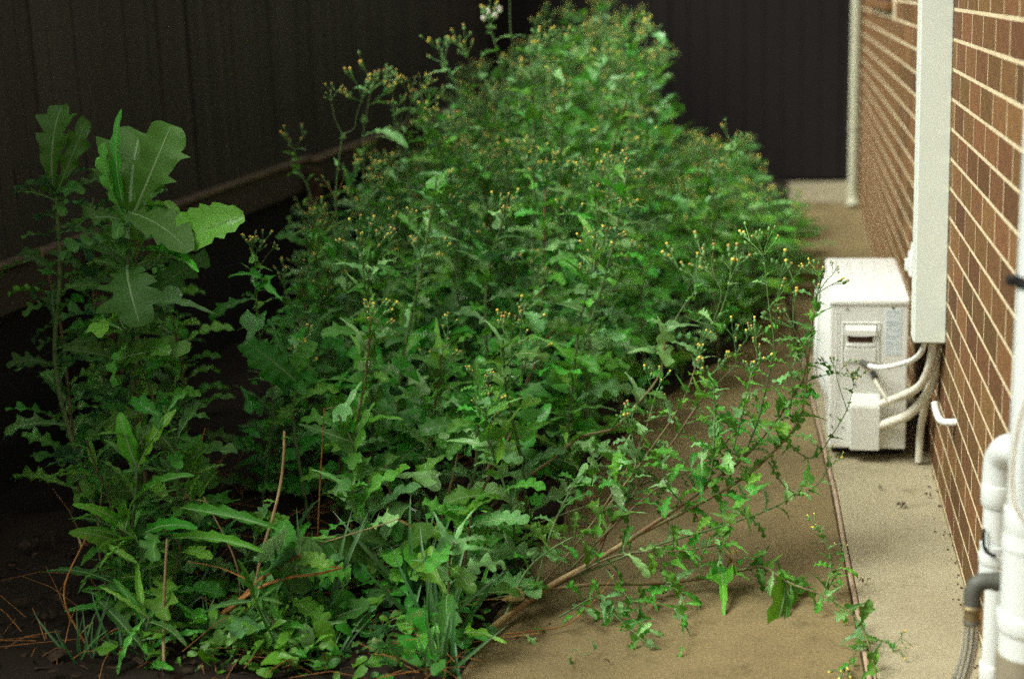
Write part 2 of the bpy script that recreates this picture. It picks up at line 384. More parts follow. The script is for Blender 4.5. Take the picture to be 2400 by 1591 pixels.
# bulging fan guard on the long side that faces the weeds
bm = bmesh.new()
n_u, n_v = 14, 14; g_ = []
for i in range(n_u+1):
    row = []
    for j in range(n_v+1):
        u = i/n_u; w_ = j/n_v
        yy = AY0+0.006+(AY1-AY0-0.012)*u; zz = 0.175+0.35*w_
        e = min(1, min(u, 1-u)*9) * min(1, min(w_, 1-w_)*4)
        row.append(bm.verts.new((AX0+0.002-0.038*math.sin(e*math.pi/2), yy, zz)))
    g_.append(row)
for i in range(n_u):
    for j in range(n_v): bm.faces.new((g_[i][j], g_[i][j+1], g_[i+1][j+1], g_[i+1][j]))
bmesh.ops.recalc_face_normals(bm, faces=bm.faces)
fg = obj('fan_cover', bm, m_white, ac, smooth=True)
bm = bmesh.new()
for rr_ in (0.04, 0.07, 0.10, 0.13, 0.16):
    ring = [Vector((AX0-0.040, AY0+0.38+rr_*math.cos(a*math.pi/12), 0.34+rr_*math.sin(a*math.pi/12))) for a in range(25)]
    tube(bm, ring, 0.003, sides=5, caps=False)
obj('fan_guard', bm, m_white, fg, smooth=True)
# embossed uprights of the end panel
bm = bmesh.new()
for q in (0.021, 0.029): box(bm, AX0+q, AX0+q+0.003, AY0-0.0015, AY0+0.001, AZ0+0.06, AZ1-0.045, 0.0007, 1)
for (a, b, c, d) in ((0.040, 0.160, 0.468, 0.4715), (0.040, 0.0435, 0.33, 0.468), (0.1565, 0.160, 0.33, 0.468)):
    box(bm, AX0+a, AX0+b, AY0-0.004, AY0+0.001, c, d, 0.001, 1)
obj('embossed_panel', bm, m_whiteside, ac)
# grip: rounded hood, dark pocket, lower lip
bm = bmesh.new()
N = 10
def hood(bm, x0, x1, z0, z1, depth, sag):
    A = []
    for i in range(N+1):
        t = i/N; x = x0+(x1-x0)*t; s = sag*math.sin(math.pi*t)
        A.append([bm.verts.new((x, AY0+0.001, z1)), bm.verts.new((x, AY0-depth*0.4, z1-0.002)), bm.verts.new((x, AY0-depth, (z0+z1)/2)), bm.verts.new((x, AY0-depth, z0-s)), bm.verts.new((x, AY0+0.001, z0-s))])
    for a_, b_ in zip(A, A[1:]):
        for k in range(4): bm.faces.new((a_[k], a_[k+1], b_[k+1], b_[k]))
        bm.faces.new((a_[4], a_[0], b_[0], b_[4]))
    bm.faces.new(A[0]); bm.faces.new(A[-1][::-1]); bmesh.ops.recalc_face_normals(bm, faces=bm.faces)
hood(bm, AX0+0.050, AX0+0.147, 0.430, 0.462, 0.014, 0.004)
grip = obj('grip', bm, m_white, ac)
bm = bmesh.new(); box(bm, AX0+0.058, AX0+0.138, AY0-0.0025, AY0+0.002, 0.404, 0.4255, 0.001, 1); obj('pocket_shade', bm, m_post_grip_shade, grip)  # flat dark plate; the shade of the hand recess is put into its colour
bm = bmesh.new(); hood(bm, AX0+0.054, AX0+0.143, 0.392, 0.403, 0.006, 0.003); obj('lip', bm, m_white, grip)
bm = bmesh.new(); box(bm, AX0+0.048, AX0+0.150, AY0-0.0055, AY0+0.001, 0.336, 0.386, 0.003, 2); obj('lower_plate', bm, m_whiteside, grip)
# valve cover
bm = bmesh.new()
x0, x1 = AX0+0.070, AX0+0.166
prof = [(AY0+0.001, 0.232), (AY0-0.006, 0.230), (AY0-0.030, 0.200), (AY0-0.034, 0.194), (AY0-0.034, 0.044), (AY0+0.001, 0.044)]
for x_ in (x0, x1): pass
L0 = [bm.verts.new((x0, y_, z_)) for y_, z_ in prof]; L1 = [bm.verts.new((x1, y_, z_)) for y_, z_ in prof]
for k in range(6): bm.faces.new((L0[k], L0[(k+1) % 6], L1[(k+1) % 6], L1[k]))
bm.faces.new(L0[::-1]); bm.faces.new(L1)
bmesh.ops.recalc_face_normals(bm, faces=bm.faces)
bmesh.ops.bevel(bm, geom=list(bm.edges), offset=0.003, segments=2, affect='EDGES')
obj('valve_cover', bm, m_whiteside, ac)
bm = bmesh.new(); box(bm, AX0+0.176, AX0+0.228, AY0-0.0012, AY0+0.001, 0.362, 0.515, 0.0005, 1)
st = obj('sticker', bm, m_sticker, ac)
bm = bmesh.new(); rr = random.Random(3)
z = 0.508
while z > 0.368:
    x = AX0+0.181
    while x < AX0+0.221:
        w_ = rr.uniform(0.0015, 0.006)
        if rr.random() < 0.7: box(bm, x, min(x+w_, AX0+0.223), AY0-0.0018, AY0-0.001, z-0.0014, z)
        x += w_+0.0012
    z -= 0.0042 if rr.random() < 0.8 else 0.009
obj('faint_print', bm, m_ink, st)
for (u_, w_) in ((0.055, 0.515), (0.200, 0.520), (0.006, 0.155), (0.012, 0.115), (0.048, 0.112), (0.085, 0.26)):
    bm = bmesh.new(); tube(bm, [Vector((AX0+u_, AY0+0.001, w_)), Vector((AX0+u_, AY0-0.003, w_))], 0.0035, sides=8); obj('screw', bm, m_grey, ac)
for y_ in (AY0+0.08, AY1-0.13):
    bm = bmesh.new(); box(bm, AX0+0.012, AX1-0.004, y_, y_+0.05, 0.0, 0.041, 0.004, 1); obj('foot', bm, m_black, ac)

# ------------------------------------------------------------ duct cover and refrigerant lines
duct = empty('duct_cover', (0.405, 4.52, 0.488)); tag(duct, 'pale square pipe duct rising up the brick wall above the air conditioner', 'duct')
bm = bmesh.new()
def prism(bm, x0, x1, y0, y1, z0, z1, dy):
    a = [bm.verts.new(p) for p in ((x0, y0, z0), (x1, y0, z0), (x1, y1, z0), (x0, y1, z0), (x0, y0+dy, z1), (x1, y0+dy, z1), (x1, y1+dy, z1), (x0, y1+dy, z1))]
    for f in ((3, 2, 1, 0), (4, 5, 6, 7), (0, 1, 5, 4), (1, 2, 6, 5), (2, 3, 7, 6), (3, 0, 4, 7)): bm.faces.new([a[i] for i in f])
    bmesh.ops.bevel(bm, geom=list(bm.edges), offset=0.004, segments=3, affect='EDGES')
prism(bm, 0.357, 0.4525, 4.47, 4.575, 0.488, 2.62, 0.20)
obj('channel', bm, m_duct, duct)
bm = bmesh.new(); prism(bm, 0.353, 0.4528, 4.46, 4.49, 2.0, 2.03, 0.0); obj('clip', bm, m_duct, duct)

ln = empty('refrigerant_lines', (0.38, 4.7, 0.3)); tag(ln, 'white insulated pipes curving from the duct end into the air conditioner', 'pipes')
tube_obj('insulated_pipe', [(0.415, 4.52, 0.56), (0.418, 4.53, 0.44), (0.398, 4.60, 0.33), (0.350, 4.70, 0.262), (0.305, 4.79, 0.215), (0.285, 4.81, 0.200)], 0.0135, 0.0135, m_foam, ln, 12)
tube_obj('insulated_pipe', [(0.428, 4.56, 0.56), (0.434, 4.58, 0.42), (0.425, 4.64, 0.30), (0.375, 4.73, 0.195), (0.325, 4.785, 0.150), (0.288, 4.81, 0.128)], 0.0155, 0.0155, m_foam, ln, 12)
tube_obj('drain_hose', [(0.440, 4.54, 0.56), (0.436, 4.62, 0.38), (0.425, 4.72, 0.25), (0.414, 4.79, 0.12), (0.412, 4.80, 0.01)], 0.0125, 0.0125, m_foam, ln, 10)
tube_obj('power_cable', [(0.392, 4.50, 0.56), (0.392, 4.51, 0.475), (0.372, 4.56, 0.42), (0.325, 4.66, 0.372), (0.280, 4.74, 0.342), (0.245, 4.79, 0.335)], 0.0085, 0.0085, m_white, ln, 10)
tube_obj('gland', [(0.245, 4.79, 0.335), (0.230, 4.81, 0.337), (0.222, 4.835, 0.338)], 0.0115, 0.0105, m_grey, ln, 10)
tube_obj('copper_tail', [(0.262, 4.83, 0.30), (0.272, 4.79, 0.275), (0.300, 4.77, 0.235), (0.315, 4.775, 0.215)], 0.006, 0.006, m_foam, ln, 8)
tube_obj('gland', [(0.262, 4.835, 0.30), (0.265, 4.80, 0.292)], 0.010, 0.010, m_grey, ln, 10, raw=True)

iso = empty('isolator_switch', (0.42, 5.2, 0.6)); tag(iso, 'small white isolator switch box on the brick wall beyond the duct', 'switch')
bm = bmesh.new(); box(bm, 0.393, 0.4525, 5.16, 5.26, 0.555, 0.635, 0.006, 2); obj('box', bm, m_white, iso)
bm = bmesh.new(); box(bm, 0.400, 0.4525, 5.19, 5.23, 0.6365, 0.668, 0.004, 2); obj('conduit', bm, m_white, iso)
bm = bmesh.new(); box(bm, 0.380, 0.3925, 5.19, 5.21, 0.575, 0.615, 0.002, 1); obj('lever', bm, m_duct, iso)

stub = tag(tube_obj('bent_overflow_tube', [(0.460, 4.135, 0.342), (0.432, 4.15, 0.336), (0.416, 4.19, 0.330), (0.408, 4.23, 0.343), (0.404, 4.25, 0.366)], 0.0105, 0.0105, m_white, None, 12), 'short bent white tube poking out of the brick wall low down', 'tube')

# ------------------------------------------------------------ far downpipe
dp = empty('downpipe', (0.414, 10.7, 0)); tag(dp, 'round beige downpipe at the far corner of the brick wall', 'downpipe')
tube_obj('pipe', [(0.414, 10.7, 2.6), (0.414, 10.7, 0.07)], 0.040, 0.040, m_beige, dp, 20, raw=True)
tube_obj('shoe', [(0.414, 10.7, 0.10), (0.414, 10.695, 0.05), (0.412, 10.66, 0.0)], 0.047, 0.050, m_beige, dp, 20)
for z_ in (0.55, 1.75):
    bm = bmesh.new(); tube(bm, [Vector((0.414, 10.7, z_)), Vector((0.414, 10.7, z_+0.03))], 0.0445, sides=20); box(bm, 0.40, 0.4525, 10.69, 10.71, z_, z_+0.03); obj('bracket', bm, m_beige, dp)

# ------------------------------------------------------------ white PVC risers in the near right corner
ra = empty('large_pvc_riser', (0.42, 2.6, 0)); tag(ra, 'large white drain riser with socket collars, nearest the right edge', 'pipe')
XA, YA = 0.425, 2.60
def vert(name, x, y, z0, z1, r, m, parent, r1=None, sides=28):
    bm = bmesh.new(); tube(bm, [Vector((x, y, z0)), Vector((x, y, z1))], r, r if r1 is None else r1, sides); return obj(name, bm, m, parent, smooth=True)
def collar(x, y, z0, z1, r, m, parent, name='socket_collar'):
    bm = bmesh.new(); zs = [z0, z0+0.0015, z0+0.004, z1-0.004, z1-0.0015, z1]; rs = [r-0.004, r-0.001, r, r, r-0.001, r-0.004]
    tube(bm, [Vector((x, y, z_)) for z_ in zs], r, sides=28, radii=rs); return obj(name, bm, m, parent, smooth=True)
vert('upper_pipe', XA, YA, 0.615, 2.6, 0.0485, m_pvc, ra)
vert('reducer', XA, YA, 0.565, 0.622, 0.0555, m_pvc, ra, 0.050)
collar(XA, YA, 0.590, 0.636, 0.0530, m_pvc, ra)
vert('lower_pipe', XA, YA, 0.355, 0.60, 0.0525, m_pvc, ra)
collar(XA, YA, 0.405, 0.440, 0.0575, m_pvc, ra)
vert('buried_riser', XA, YA, -0.05, 0.360, 0.0560, m_pvcdirty, ra)
bm = bmesh.new(); tube(bm, [Vector((XA, YA, 1.035)), Vector((XA, YA, 1.055))], 0.0515, sides=24); box(bm, XA-0.066, XA-0.04, YA-0.01, YA+0.012, 1.037, 1.053, 0.002, 1)
obj('clamp', bm, m_black, ra)
cb = tag(tube_obj('hanging_cable', [(0.47, 2.545, 0.93), (0.420, 2.545, 0.905), (0.390, 2.547, 0.84), (0.378, 2.55, 0.76), (0.377, 2.55, 0.69), (0.388, 2.54, 0.645), (0.42, 2.535, 0.62), (0.46, 2.54, 0.61)], 0.0032, 0.0032, m_cream, None, 8), 'thin grey cable looped against the large white riser', 'cable')

rb = empty('small_pvc_riser', (0.42, 3.0, 0)); tag(rb, 'narrower white pipe with an elbow top standing behind the large riser', 'pipe')
XB, YB = 0.4175, 3.0
tube_obj('elbow', [(0.4175, 3.0, 0.50), (0.4175, 3.0, 0.575), (0.421, 2.992, 0.605), (0.432, 2.965, 0.628), (0.46, 2.93, 0.635)], 0.0335, 0.0335, m_pvc, rb, 24)
vert('upper_pipe', XB, YB, 0.395, 0.515, 0.0285, m_pvc, rb)
collar(XB, YB, 0.502, 0.548, 0.0350, m_pvc, rb)
vert('branch_fitting', XB, YB, 0.345, 0.415, 0.0330, m_pvc, rb)
collar(XB, YB, 0.372, 0.398, 0.0350, m_pvc, rb)
vert('lower_pipe', XB+0.006, YB, 0.0, 0.352, 0.0255, m_pvc, rb)
collar(XB+0.006, YB, 0.11, 0.15, 0.0300, m_pvc, rb)
tube_obj('wire_hook', [(0.3885, 2.975, 0.455), (0.3885, 2.972, 0.425), (0.395, 2.966, 0.408), (0.412, 2.960, 0.402)], 0.0035, 0.0035, m_black, rb, 6)

# grey elbow fitting with flexible hose
hs_ = empty('flexible_hose', (0.36, 2.85, 0.25)); tag(hs_, 'dark striped flexible hose hanging from a grey elbow fitting on the risers', 'hose')
tube_obj('grey_elbow', [(0.400, 2.80, 0.412), (0.372, 2.80, 0.412), (0.356, 2.80, 0.404), (0.350, 2.80, 0.385), (0.350, 2.80, 0.362)], 0.0168, 0.0168, m_grey, hs_, 18)
bm = bmesh.new(); tube(bm, [Vector((0.398, 2.80, 0.412)), Vector((0.386, 2.80, 0.412))], 0.0190, sides=18); obj('elbow_ring', bm, m_grey, hs_, smooth=True)
collar(0.350, 2.80, 0.352, 0.362, 0.0205, m_brass, hs_, 'ring')
vert('brass_tail', 0.350, 2.80, 0.318, 0.354, 0.0155, m_brass, hs_)
collar(0.350, 2.80, 0.322, 0.331, 0.0175, m_grey, hs_, 'ring')
hp = smooth_path([(0.350, 2.80, 0.322), (0.347, 2.80, 0.27), (0.335, 2.80, 0.21), (0.312, 2.80, 0.14), (0.29, 2.79, 0.07), (0.27, 2.74, 0.016), (0.25, 2.6, 0.016)], 8)
bm = bmesh.new(); tube(bm, hp, 0.0155, sides=14); obj('hose', bm, m_grey, hs_, smooth=True)
for q in range(5):
    a = math.pi*(1.0+0.2*q)+0.3
    bm = bmesh.new(); tube(bm, [p+Vector((math.cos(a)*0.0150, math.sin(a)*0.0150, math.cos(a)*0.004)) for p in hp], 0.0022, sides=5); obj('stripe', bm, m_stripe, hs_, smooth=True)

# ------------------------------------------------------------ litter on the path
def litter_mesh(seed, n, s):
    bm = bmesh.new(); rr = random.Random(seed)
    for _ in range(n):
        L = s*rr.uniform(0.4, 1.0); w_ = L*rr.uniform(0.2, 0.42); a = rr.uniform(0, 6.28); cx, cy = rr.uniform(-s, s)*0.8, rr.uniform(-s, s)*0.4
        c, sn = math.cos(a), math.sin(a); rows = []
        for i in range(5):
            t = i/4-0.5; ww = w_*math.sin(math.pi*min(max(i/4, 0.08), 0.95)); z = 0.004+0.012*rr.random()
            rows.append([bm.verts.new((cx+c*L*t-sn*k*ww, cy+sn*L*t+c*k*ww, z+abs(k)*rr.uniform(0, 0.008))) for k in (-0.5, 0, 0.5)])
        for p_, q_ in zip(rows, rows[1:]):
            for k in range(2): bm.faces.new((p_[k], p_[k+1], q_[k+1], q_[k]))
    bmesh.ops.solidify(bm, geom=list(bm.faces), thickness=0.0012)
    return mesh_of(bm, 'dead_leaf', m_dead)
LIT = [((0.328, 4.375, 0.001), 5, 0.026, 'largest crumpled brown leaf clump on the pale concrete in front of the air conditioner'),
       ((0.264, 4.530, 0.001), 3, 0.016, 'small dark dead leaf just in front of the air conditioner'),
       ((0.424, 4.645, 0.001), 2, 0.011, 'tiny dead leaf by the wall below the insulated pipes'),
       ((0.415, 4.470, 0.001), 2, 0.016, 'thin dead twig piece at the foot of the brick wall'),
       ((0.196, 3.755, 0.001), 3, 0.017, 'torn dead leaf lying beside the joint strip'),
       ((0.438, 4.12, 0.001), 3, 0.012, 'crumbs of dead leaf in the corner between wall and path'),
       ((-0.10, 3.95, 0.001), 1, 0.018, 'pale dry leaf flake under the overhanging weed branch'),
       ((-0.33, 3.62, 0.001), 2, 0.016, 'dead leaf scrap on the stained slab under the lower branch'),
       ((0.40, 3.72, 0.001), 1, 0.007, 'crumb of dead leaf alone on the open pale concrete'),
       ((-0.42, 3.20, 0.001), 2, 0.012, 'small brown leaf scrap on the stained slab near the bottom edge')]
for i, (p, n, s, lab) in enumerate(LIT):
    o = bpy.data.objects.new('dead_leaf', litter_mesh(100+i, n, s)); o.location = p; link(o); tag(o, lab, 'dead leaf', 'dead leaves scattered on the path')
bm = bmesh.new(); rr = random.Random(77)
for _ in range(230):
    if rr.random() < 0.6: x, y = WX-abs(rr.gauss(0, 0.02))-0.003, rr.uniform(3.0, 9)
    else: y = rr.uniform(2.9, 7); x = min(bed_edge(y)+abs(rr.gauss(0, 0.16)), 0.44)
    s = rr.uniform(0.0008, 0.003)*(1.6 if rr.random() < .1 else 1); box(bm, x-s, x+s, y-s*rr.uniform(.6, 2), y+s, 0.0005, 0.001+s*0.8)
tag(obj('path_grit', bm, m_dead), kind='stuff')
lb = empty('loose_brick', (0.03, 8.1, 0)); tag(lb, 'reddish brick lying across the path behind the air conditioner', 'brick')
bm = bmesh.new(); box(bm, -0.09, 0.14, 8.0, 8.11, 0.001, 0.06, 0.004, 2); obj('body', bm, m_brick, lb)

# ------------------------------------------------------------ leaves
def add_leaf(bm, kind, rr, mw=None, n=18, mi=0, rib=1, cross=2):
    """unit-length leaf along +x, upper side +z; droops, folds about its midrib and has a toothed margin"""
    droop = {'lobed': 1.25, 'arrow': 0.8, 'broad': 0.9, 'lance': 0.7, 'round': 0.45}[kind]*rr.uniform(0.35, 1.35)
    fold = {'lobed': 0.35, 'arrow': 0.5, 'broad': 0.25, 'lance': 0.5, 'round': 0.2}[kind]*rr.uniform(0.2, 1.5)
    twist = rr.uniform(-0.5, 0.5); rag = {'round': 0.25, 'lance': 0.3}.get(kind, 0.55); wav = rr.uniform(0.02, 0.06); ph = rr.uniform(0, 6); side = rr.uniform(-0.15, 0.15)
    nl = {'lobed': rr.choice((4, 5)), 'arrow': 3, 'broad': 6, 'lance': 9, 'round': 6}[kind]
    W0 = {'lobed': 0.23, 'arrow': 0.25, 'broad': 0.30, 'lance': 0.075, 'round': 0.36}[kind]*rr.uniform(0.85, 1.15)
    def width(t):
        s = (t*nl) % 1.0
        if kind == 'lobed':
            e = (0.16+0.84*min(1, max(0, (t-0.12)/0.5))**1.0)*(1-max(0, (t-0.72)/0.28)**2.2)
            e = max(e, 0.0); clasp = 0.9*math.exp(-((t-0.03)/0.05)**2)
            return W0*(e*(0.50+0.5*(s**1.4))+clasp*0.55), s
        if kind == 'arrow':
            e = (1-t)**0.75*(0.45+0.75*math.exp(-((t-0.12)/0.13)**2)); return W0*e*(0.75+0.25*s)*1.1, s
        if kind == 'broad':
            e = math.sin(math.pi*min(1, t*0.93+0.05))**0.6*(0.55+0.6*t) if t < 0.97 else 0.12
            return W0*e*(0.62+0.42*s**1.3), s
        if kind == 'lance':
            return W0*math.sin(math.pi*min(0.985, t*0.95+0.03))**0.7*(0.9+0.1*s), s
        e = math.sin(math.pi*min(0.97, t*0.88+0.10))**0.55
        return W0*e*(0.95+0.05*s), s
    rows = []; x = z = 0.0; ang = rr.uniform(-0.1, 0.35); k = [j/cross for j in range(-cross, cross+1)]
    for i in range(n+1):
        t = i/n; w, s = width(t); back = -0.035*s if kind in ('lobed', 'broad', 'arrow') else 0
        if kind == 'arrow' and t < 0.2: back -= 0.10*(1-t/0.2)
        ct, st_ = math.cos(ang), math.sin(ang); row = []
        for u in k:
            a = abs(u); yy = u*w
            zz = a*w*fold + wav*a*a*math.sin(t*nl*6.283*1.0+ph+(2 if u > 0 else 0))*min(1, w*8) + twist*t*yy*0.6
            xx = back*a*a*(-1 if kind != 'arrow' or t >= 0.2 else 1)
            row.append(bm.verts.new((x-st_*zz+ct*xx, yy*(1+rag*noise.noise(Vector((t*5.5, 3.0 if u > 0 else 9.0, ph))))+side*t*t, z+ct*zz+st_*xx)))
        rows.append(row)
        x += ct/n; z += st_/n; ang -= droop/n*(0.5+t)
    for p_, q_ in zip(rows, rows[1:]):
        for j in range(2*cross):
            f = bm.faces.new((p_[j], q_[j], q_[j+1], p_[j+1])); f.material_index = mi; f.smooth = True
    newv = [v for r_ in rows for v in r_]
    if rib is not None:
        R_ = []
        for i, r_ in enumerate(rows[:-1]):
            c = r_[cross].co; w = 0.011*(1-0.8*i/n); 
            R_.append([bm.verts.new((c.x, c.y-w, c.z+0.002)), bm.verts.new((c.x, c.y, c.z+0.009)), bm.verts.new((c.x, c.y+w, c.z+0.002))])
        for p_, q_ in zip(R_, R_[1:]):
            for j in range(2):
                f = bm.faces.new((p_[j], q_[j], q_[j+1], p_[j+1])); f.material_index = rib; f.smooth = True
        newv += [v for r_ in R_ for v in r_]
    if mw is not None:
        for v in newv: v.co = mw @ v.co
    return newv
def leaf_mesh(kind, seed, m):
    bm = bmesh.new(); add_leaf(bm, kind, random.Random(seed), n=24 if kind in ('lobed', 'broad') else 14)
    return mesh_of(bm, kind+'_leaf', [m, m_rib])
LM = {}
for kind, cnt in (('lobed', 9), ('arrow', 8), ('broad', 5), ('lance', 6), ('round', 5)):
    for tone, m in (('n', m_leaf), ('p', m_leaf_pale), ('d', m_leaf_deep), ('y', m_leaf_yellow)):
        LM[kind, tone] = [leaf_mesh(kind, 1000+k, m) for k in range(cnt if tone in 'nd' else 3)]

def frame(origin, d, nrm, s):
    x = Vector(d).normalized(); z = Vector(nrm); z = z-x*z.dot(x)
    z = z.normalized() if z.length > 1e-4 else x.orthogonal().normalized()
    y = z.cross(x)
    m = Matrix((x, y, z)).transposed().to_4x4()
    m = m @ Matrix.Diagonal((s[0], s[1], s[2], 1)); m.translation = Vector(origin); return m
def put_leaf(root, p, d, nrm, L, kind, tone='n', rr=rnd, wide=1.0):
    return inst('leaf', rr.choice(LM[kind, tone]), root, frame(Vector(p)-Vector(root.location), d, nrm, (L, L*wide, L)))

# ------------------------------------------------------------ flower heads
def cluster_mesh(seed, nb, spread, yellow=0.45, fluff=0.018, thick=1.0, low=False):
    bm = bmesh.new(); rr = random.Random(seed)
    hubs = [(Vector((0, 0, 0)), Vector((0, 0, 1)))]
    for _ in range(max(1, nb//4)):
        d = Vector((rr.gauss(0, 0.55), rr.gauss(0, 0.55), 1)).normalized(); L = rr.uniform(0.25, 0.6)*spread
        tube(bm, [Vector(), d*L*0.5+Vector((0, 0, 0.002)), d*L], 0.0013*thick, 0.0010*thick, 4, 0, False); hubs.append((d*L, d))
    for _ in range(nb):
        h, hd = rr.choice(hubs)
        d = (hd+Vector((rr.gauss(0, 0.6), rr.gauss(0, 0.6), rr.uniform(-0.2, 0.6)))).normalized(); L = rr.uniform(0.18, 0.5)*spread
        e = h+d*L; tube(bm, [h, h.lerp(e, 0.5)+Vector((0, 0, 0.002)), e], 0.0010*thick, 0.0009*thick, 3 if low else 4, 0, False)
        bd = (d+Vector((0, 0, 0.5))).normalized(); s = rr.uniform(0.75, 1.25)*thick
        q = rr.random()
        if q < fluff:
            ic = bmesh.ops.create_icosphere(bm, subdivisions=2, radius=0.010*s)['verts']
            for v in ic: v.co = v.co*rr.uniform(0.7, 1.15)+e+bd*0.008
            for f in {f for v in ic for f in v.link_faces}: f.material_index = 3
            continue
        L_ = 0.011*s; prof = [(0, 0.0022), (0.25, 0.0043), (0.6, 0.0036), (1.0, 0.0022)]
        tube(bm, [e+bd*L_*a for a, _ in prof], 0.003, sides=6, mi=0, radii=[r*s for _, r in prof])
        if q < fluff+yellow:
            mi = 1 if rr.random() < 0.65 else 2
            t_ = e+bd*L_; tube(bm, [t_, t_+bd*0.0035*s, t_+bd*0.006*s], 0.002, sides=6, mi=mi, radii=[0.0022*s, 0.0036*s, 0.0026*s])
    for f in bm.faces: f.smooth = True
    return mesh_of(bm, 'flower_cluster', [m_bud, m_yellow, m_orange, m_fluff])
CL = [cluster_mesh(200+k, 9+k % 5, 0.07+0.012*(k % 4), 0.55, 0.03 if k == 4 else 0.0) for k in range(9)]
CLF = [cluster_mesh(300+k, 10, 0.11, 0.5, 0.01 if k == 2 else 0.0, 1.2, True) for k in range(6)]
def put_cluster(root, p, d, s=1.0, rr=rnd, far=False):
    z = Vector(d).normalized(); x = z.orthogonal().normalized(); a = rr.uniform(0, 6.28)
    x = (x*math.cos(a)+z.cross(x)*math.sin(a)); y = z.cross(x)
    m = Matrix((x, y, z)).transposed().to_4x4() @ Matrix.Diagonal((s, s, s, 1)); m.translation = Vector(p)-Vector(root.location)
    return inst('flower_cluster', rr.choice(CLF if far else CL), root, m)

# ------------------------------------------------------------ growing weeds
TO_LIGHT = Vector((-0.2, -0.45, 1.0))
def leaves_along(root, path, n, L0, L1, rr, t0=0.06, t1=0.95, kinds=('lobed', 'arrow'), tones='nnnnnp', elev=0.35, phi0=None):
    phi = rr.uniform(0, 6.28) if phi0 is None else phi0; N_ = len(path)-1
    for i in range(n):
        t = t0+(t1-t0)*(i+rr.uniform(-0.3, 0.3))/max(1, n-1); t = min(max(t, 0.01), 0.99)
        f = t*N_; k = int(f); p = path[k].lerp(path[min(k+1, N_)], f-k); tan = (path[min(k+1, N_)]-path[k]).normalized()
        phi += 2.4+rr.uniform(-0.4, 0.4)
        a = tan.orthogonal().normalized(); b = tan.cross(a); out = a*math.cos(phi)+b*math.sin(phi)
        el = elev+rr.uniform(-0.25, 0.35)
        d = out*math.cos(el)+tan*math.sin(el); d.z += 0.10
        L = (L0+(L1-L0)*t)*rr.uniform(0.7, 1.25)
        kind = kinds[0] if rr.random() > t*0.75 else kinds[-1]
        nrm = Vector((rr.gauss(0, 0.25), rr.gauss(0, 0.25), 0))+TO_LIGHT+tan*0.5
        put_leaf(root, p, d, nrm, L, kind, rr.choice(tones), rr, wide=rr.uniform(0.8, 1.15))
def stem_mesh_part(root, path, r0, r1, m, name='stem', sides=7):
    bm = bmesh.new(); tube(bm, path, r0, r1, sides); return obj(name, bm, m, root, smooth=True)

def weed(x, y, h, seed, name, label, group, lean=(0, 0), nleaf=26, Ls=(0.15, 0.07), flowers=3, kinds=('lobed', 'arrow'), stem_m=None, tones='nnnndp'):
    rr = random.Random(seed)
    root = empty(name, (x, y, 0)); tag(root, label, 'weed', group)
    lx, ly = lean[0]+rr.gauss(0, 0.12)*h, lean[1]+rr.gauss(0, 0.09)*h
    pts = [Vector((x, y, -0.02)), Vector((x+lx*0.2+rr.gauss(0, .015), y+ly*0.2, h*0.33)), Vector((x+lx*0.55+rr.gauss(0, .02), y+ly*0.5, h*0.68)), Vector((x+lx, y+ly, h-0.06))]
    path = smooth_path(pts, 5); sm = stem_m or rr.choice((m_stem, m_stem, m_redstem))
    stem_mesh_part(root, path, 0.0065*max(0.6, h), 0.003, sm)
    leaves_along(root, path, nleaf, Ls[0], Ls[1], rr, kinds=kinds, tones=tones)
    for k in range(flowers):
        t = rr.uniform(0.55, 0.9) if k else 0.97
        p = path[int(t*(len(path)-1))]
        a = rr.uniform(0, 6.28); L = rr.uniform(0.08, 0.22)*min(1, h)
        if k == 0: a, L = 0, 0.03
        e = p+Vector((math.cos(a)*L*0.5, math.sin(a)*L*0.5, L*rr.uniform(0.6, 1.1)))
        if e.z > h: e.z = h-0.01
        mid = p.lerp(e, 0.5)+Vector((math.cos(a), math.sin(a), 0))*L*0.12
        bp = smooth_path([p, mid, e], 3)
        if k: stem_mesh_part(root, bp, 0.0026, 0.0018, m_stem, 'side_branch', 5)
        if k and nleaf > 8: leaves_along(root, bp, 3, 0.07, 0.045, rr, 0.25, 0.9, ('arrow', 'arrow'), tones)
        put_cluster(root, e, (e-mid), rr.uniform(0.8, 1.15), rr)
    return root

# far weeds: stem, foliage (many small blurred leaves as one mass) and flower clusters
def foliage_mesh(seed, nl=52):
    bm = bmesh.new(); rr = random.Random(seed); phi = 0
    for i in range(nl):
        t = rr.uniform(0.05, 0.98); phi += 2.4
        rad = 0.03+0.10*(1-t*0.6)*rr.random()
        p = Vector((math.cos(phi)*rad, math.sin(phi)*rad, t)); el = rr.uniform(-0.1, 0.8)
        d = Vector((math.cos(phi)*math.cos(el), math.sin(phi)*math.cos(el), math.sin(el)))
        L = (0.16-0.08*t)*rr.uniform(0.55, 1.2)*(1.6 if rr.random() < 0.22 else 1)
        mw = frame(p, d, TO_LIGHT+Vector((rr.gauss(0, .35), rr.gauss(0, .35), 0)), (L, L, L))
        add_leaf(bm, 'lobed' if rr.random() < 0.55 else 'arrow', rr, mw, n=8, mi=0 if rr.random() < 0.68 else 1, rib=None, cross=1)
    return mesh_of(bm, 'foliage', [m_leaf, m_leaf_pale])  # share of pale leaves paints whitish highlights into the rear mass
FM = [foliage_mesh(400+k) for k in range(7)]
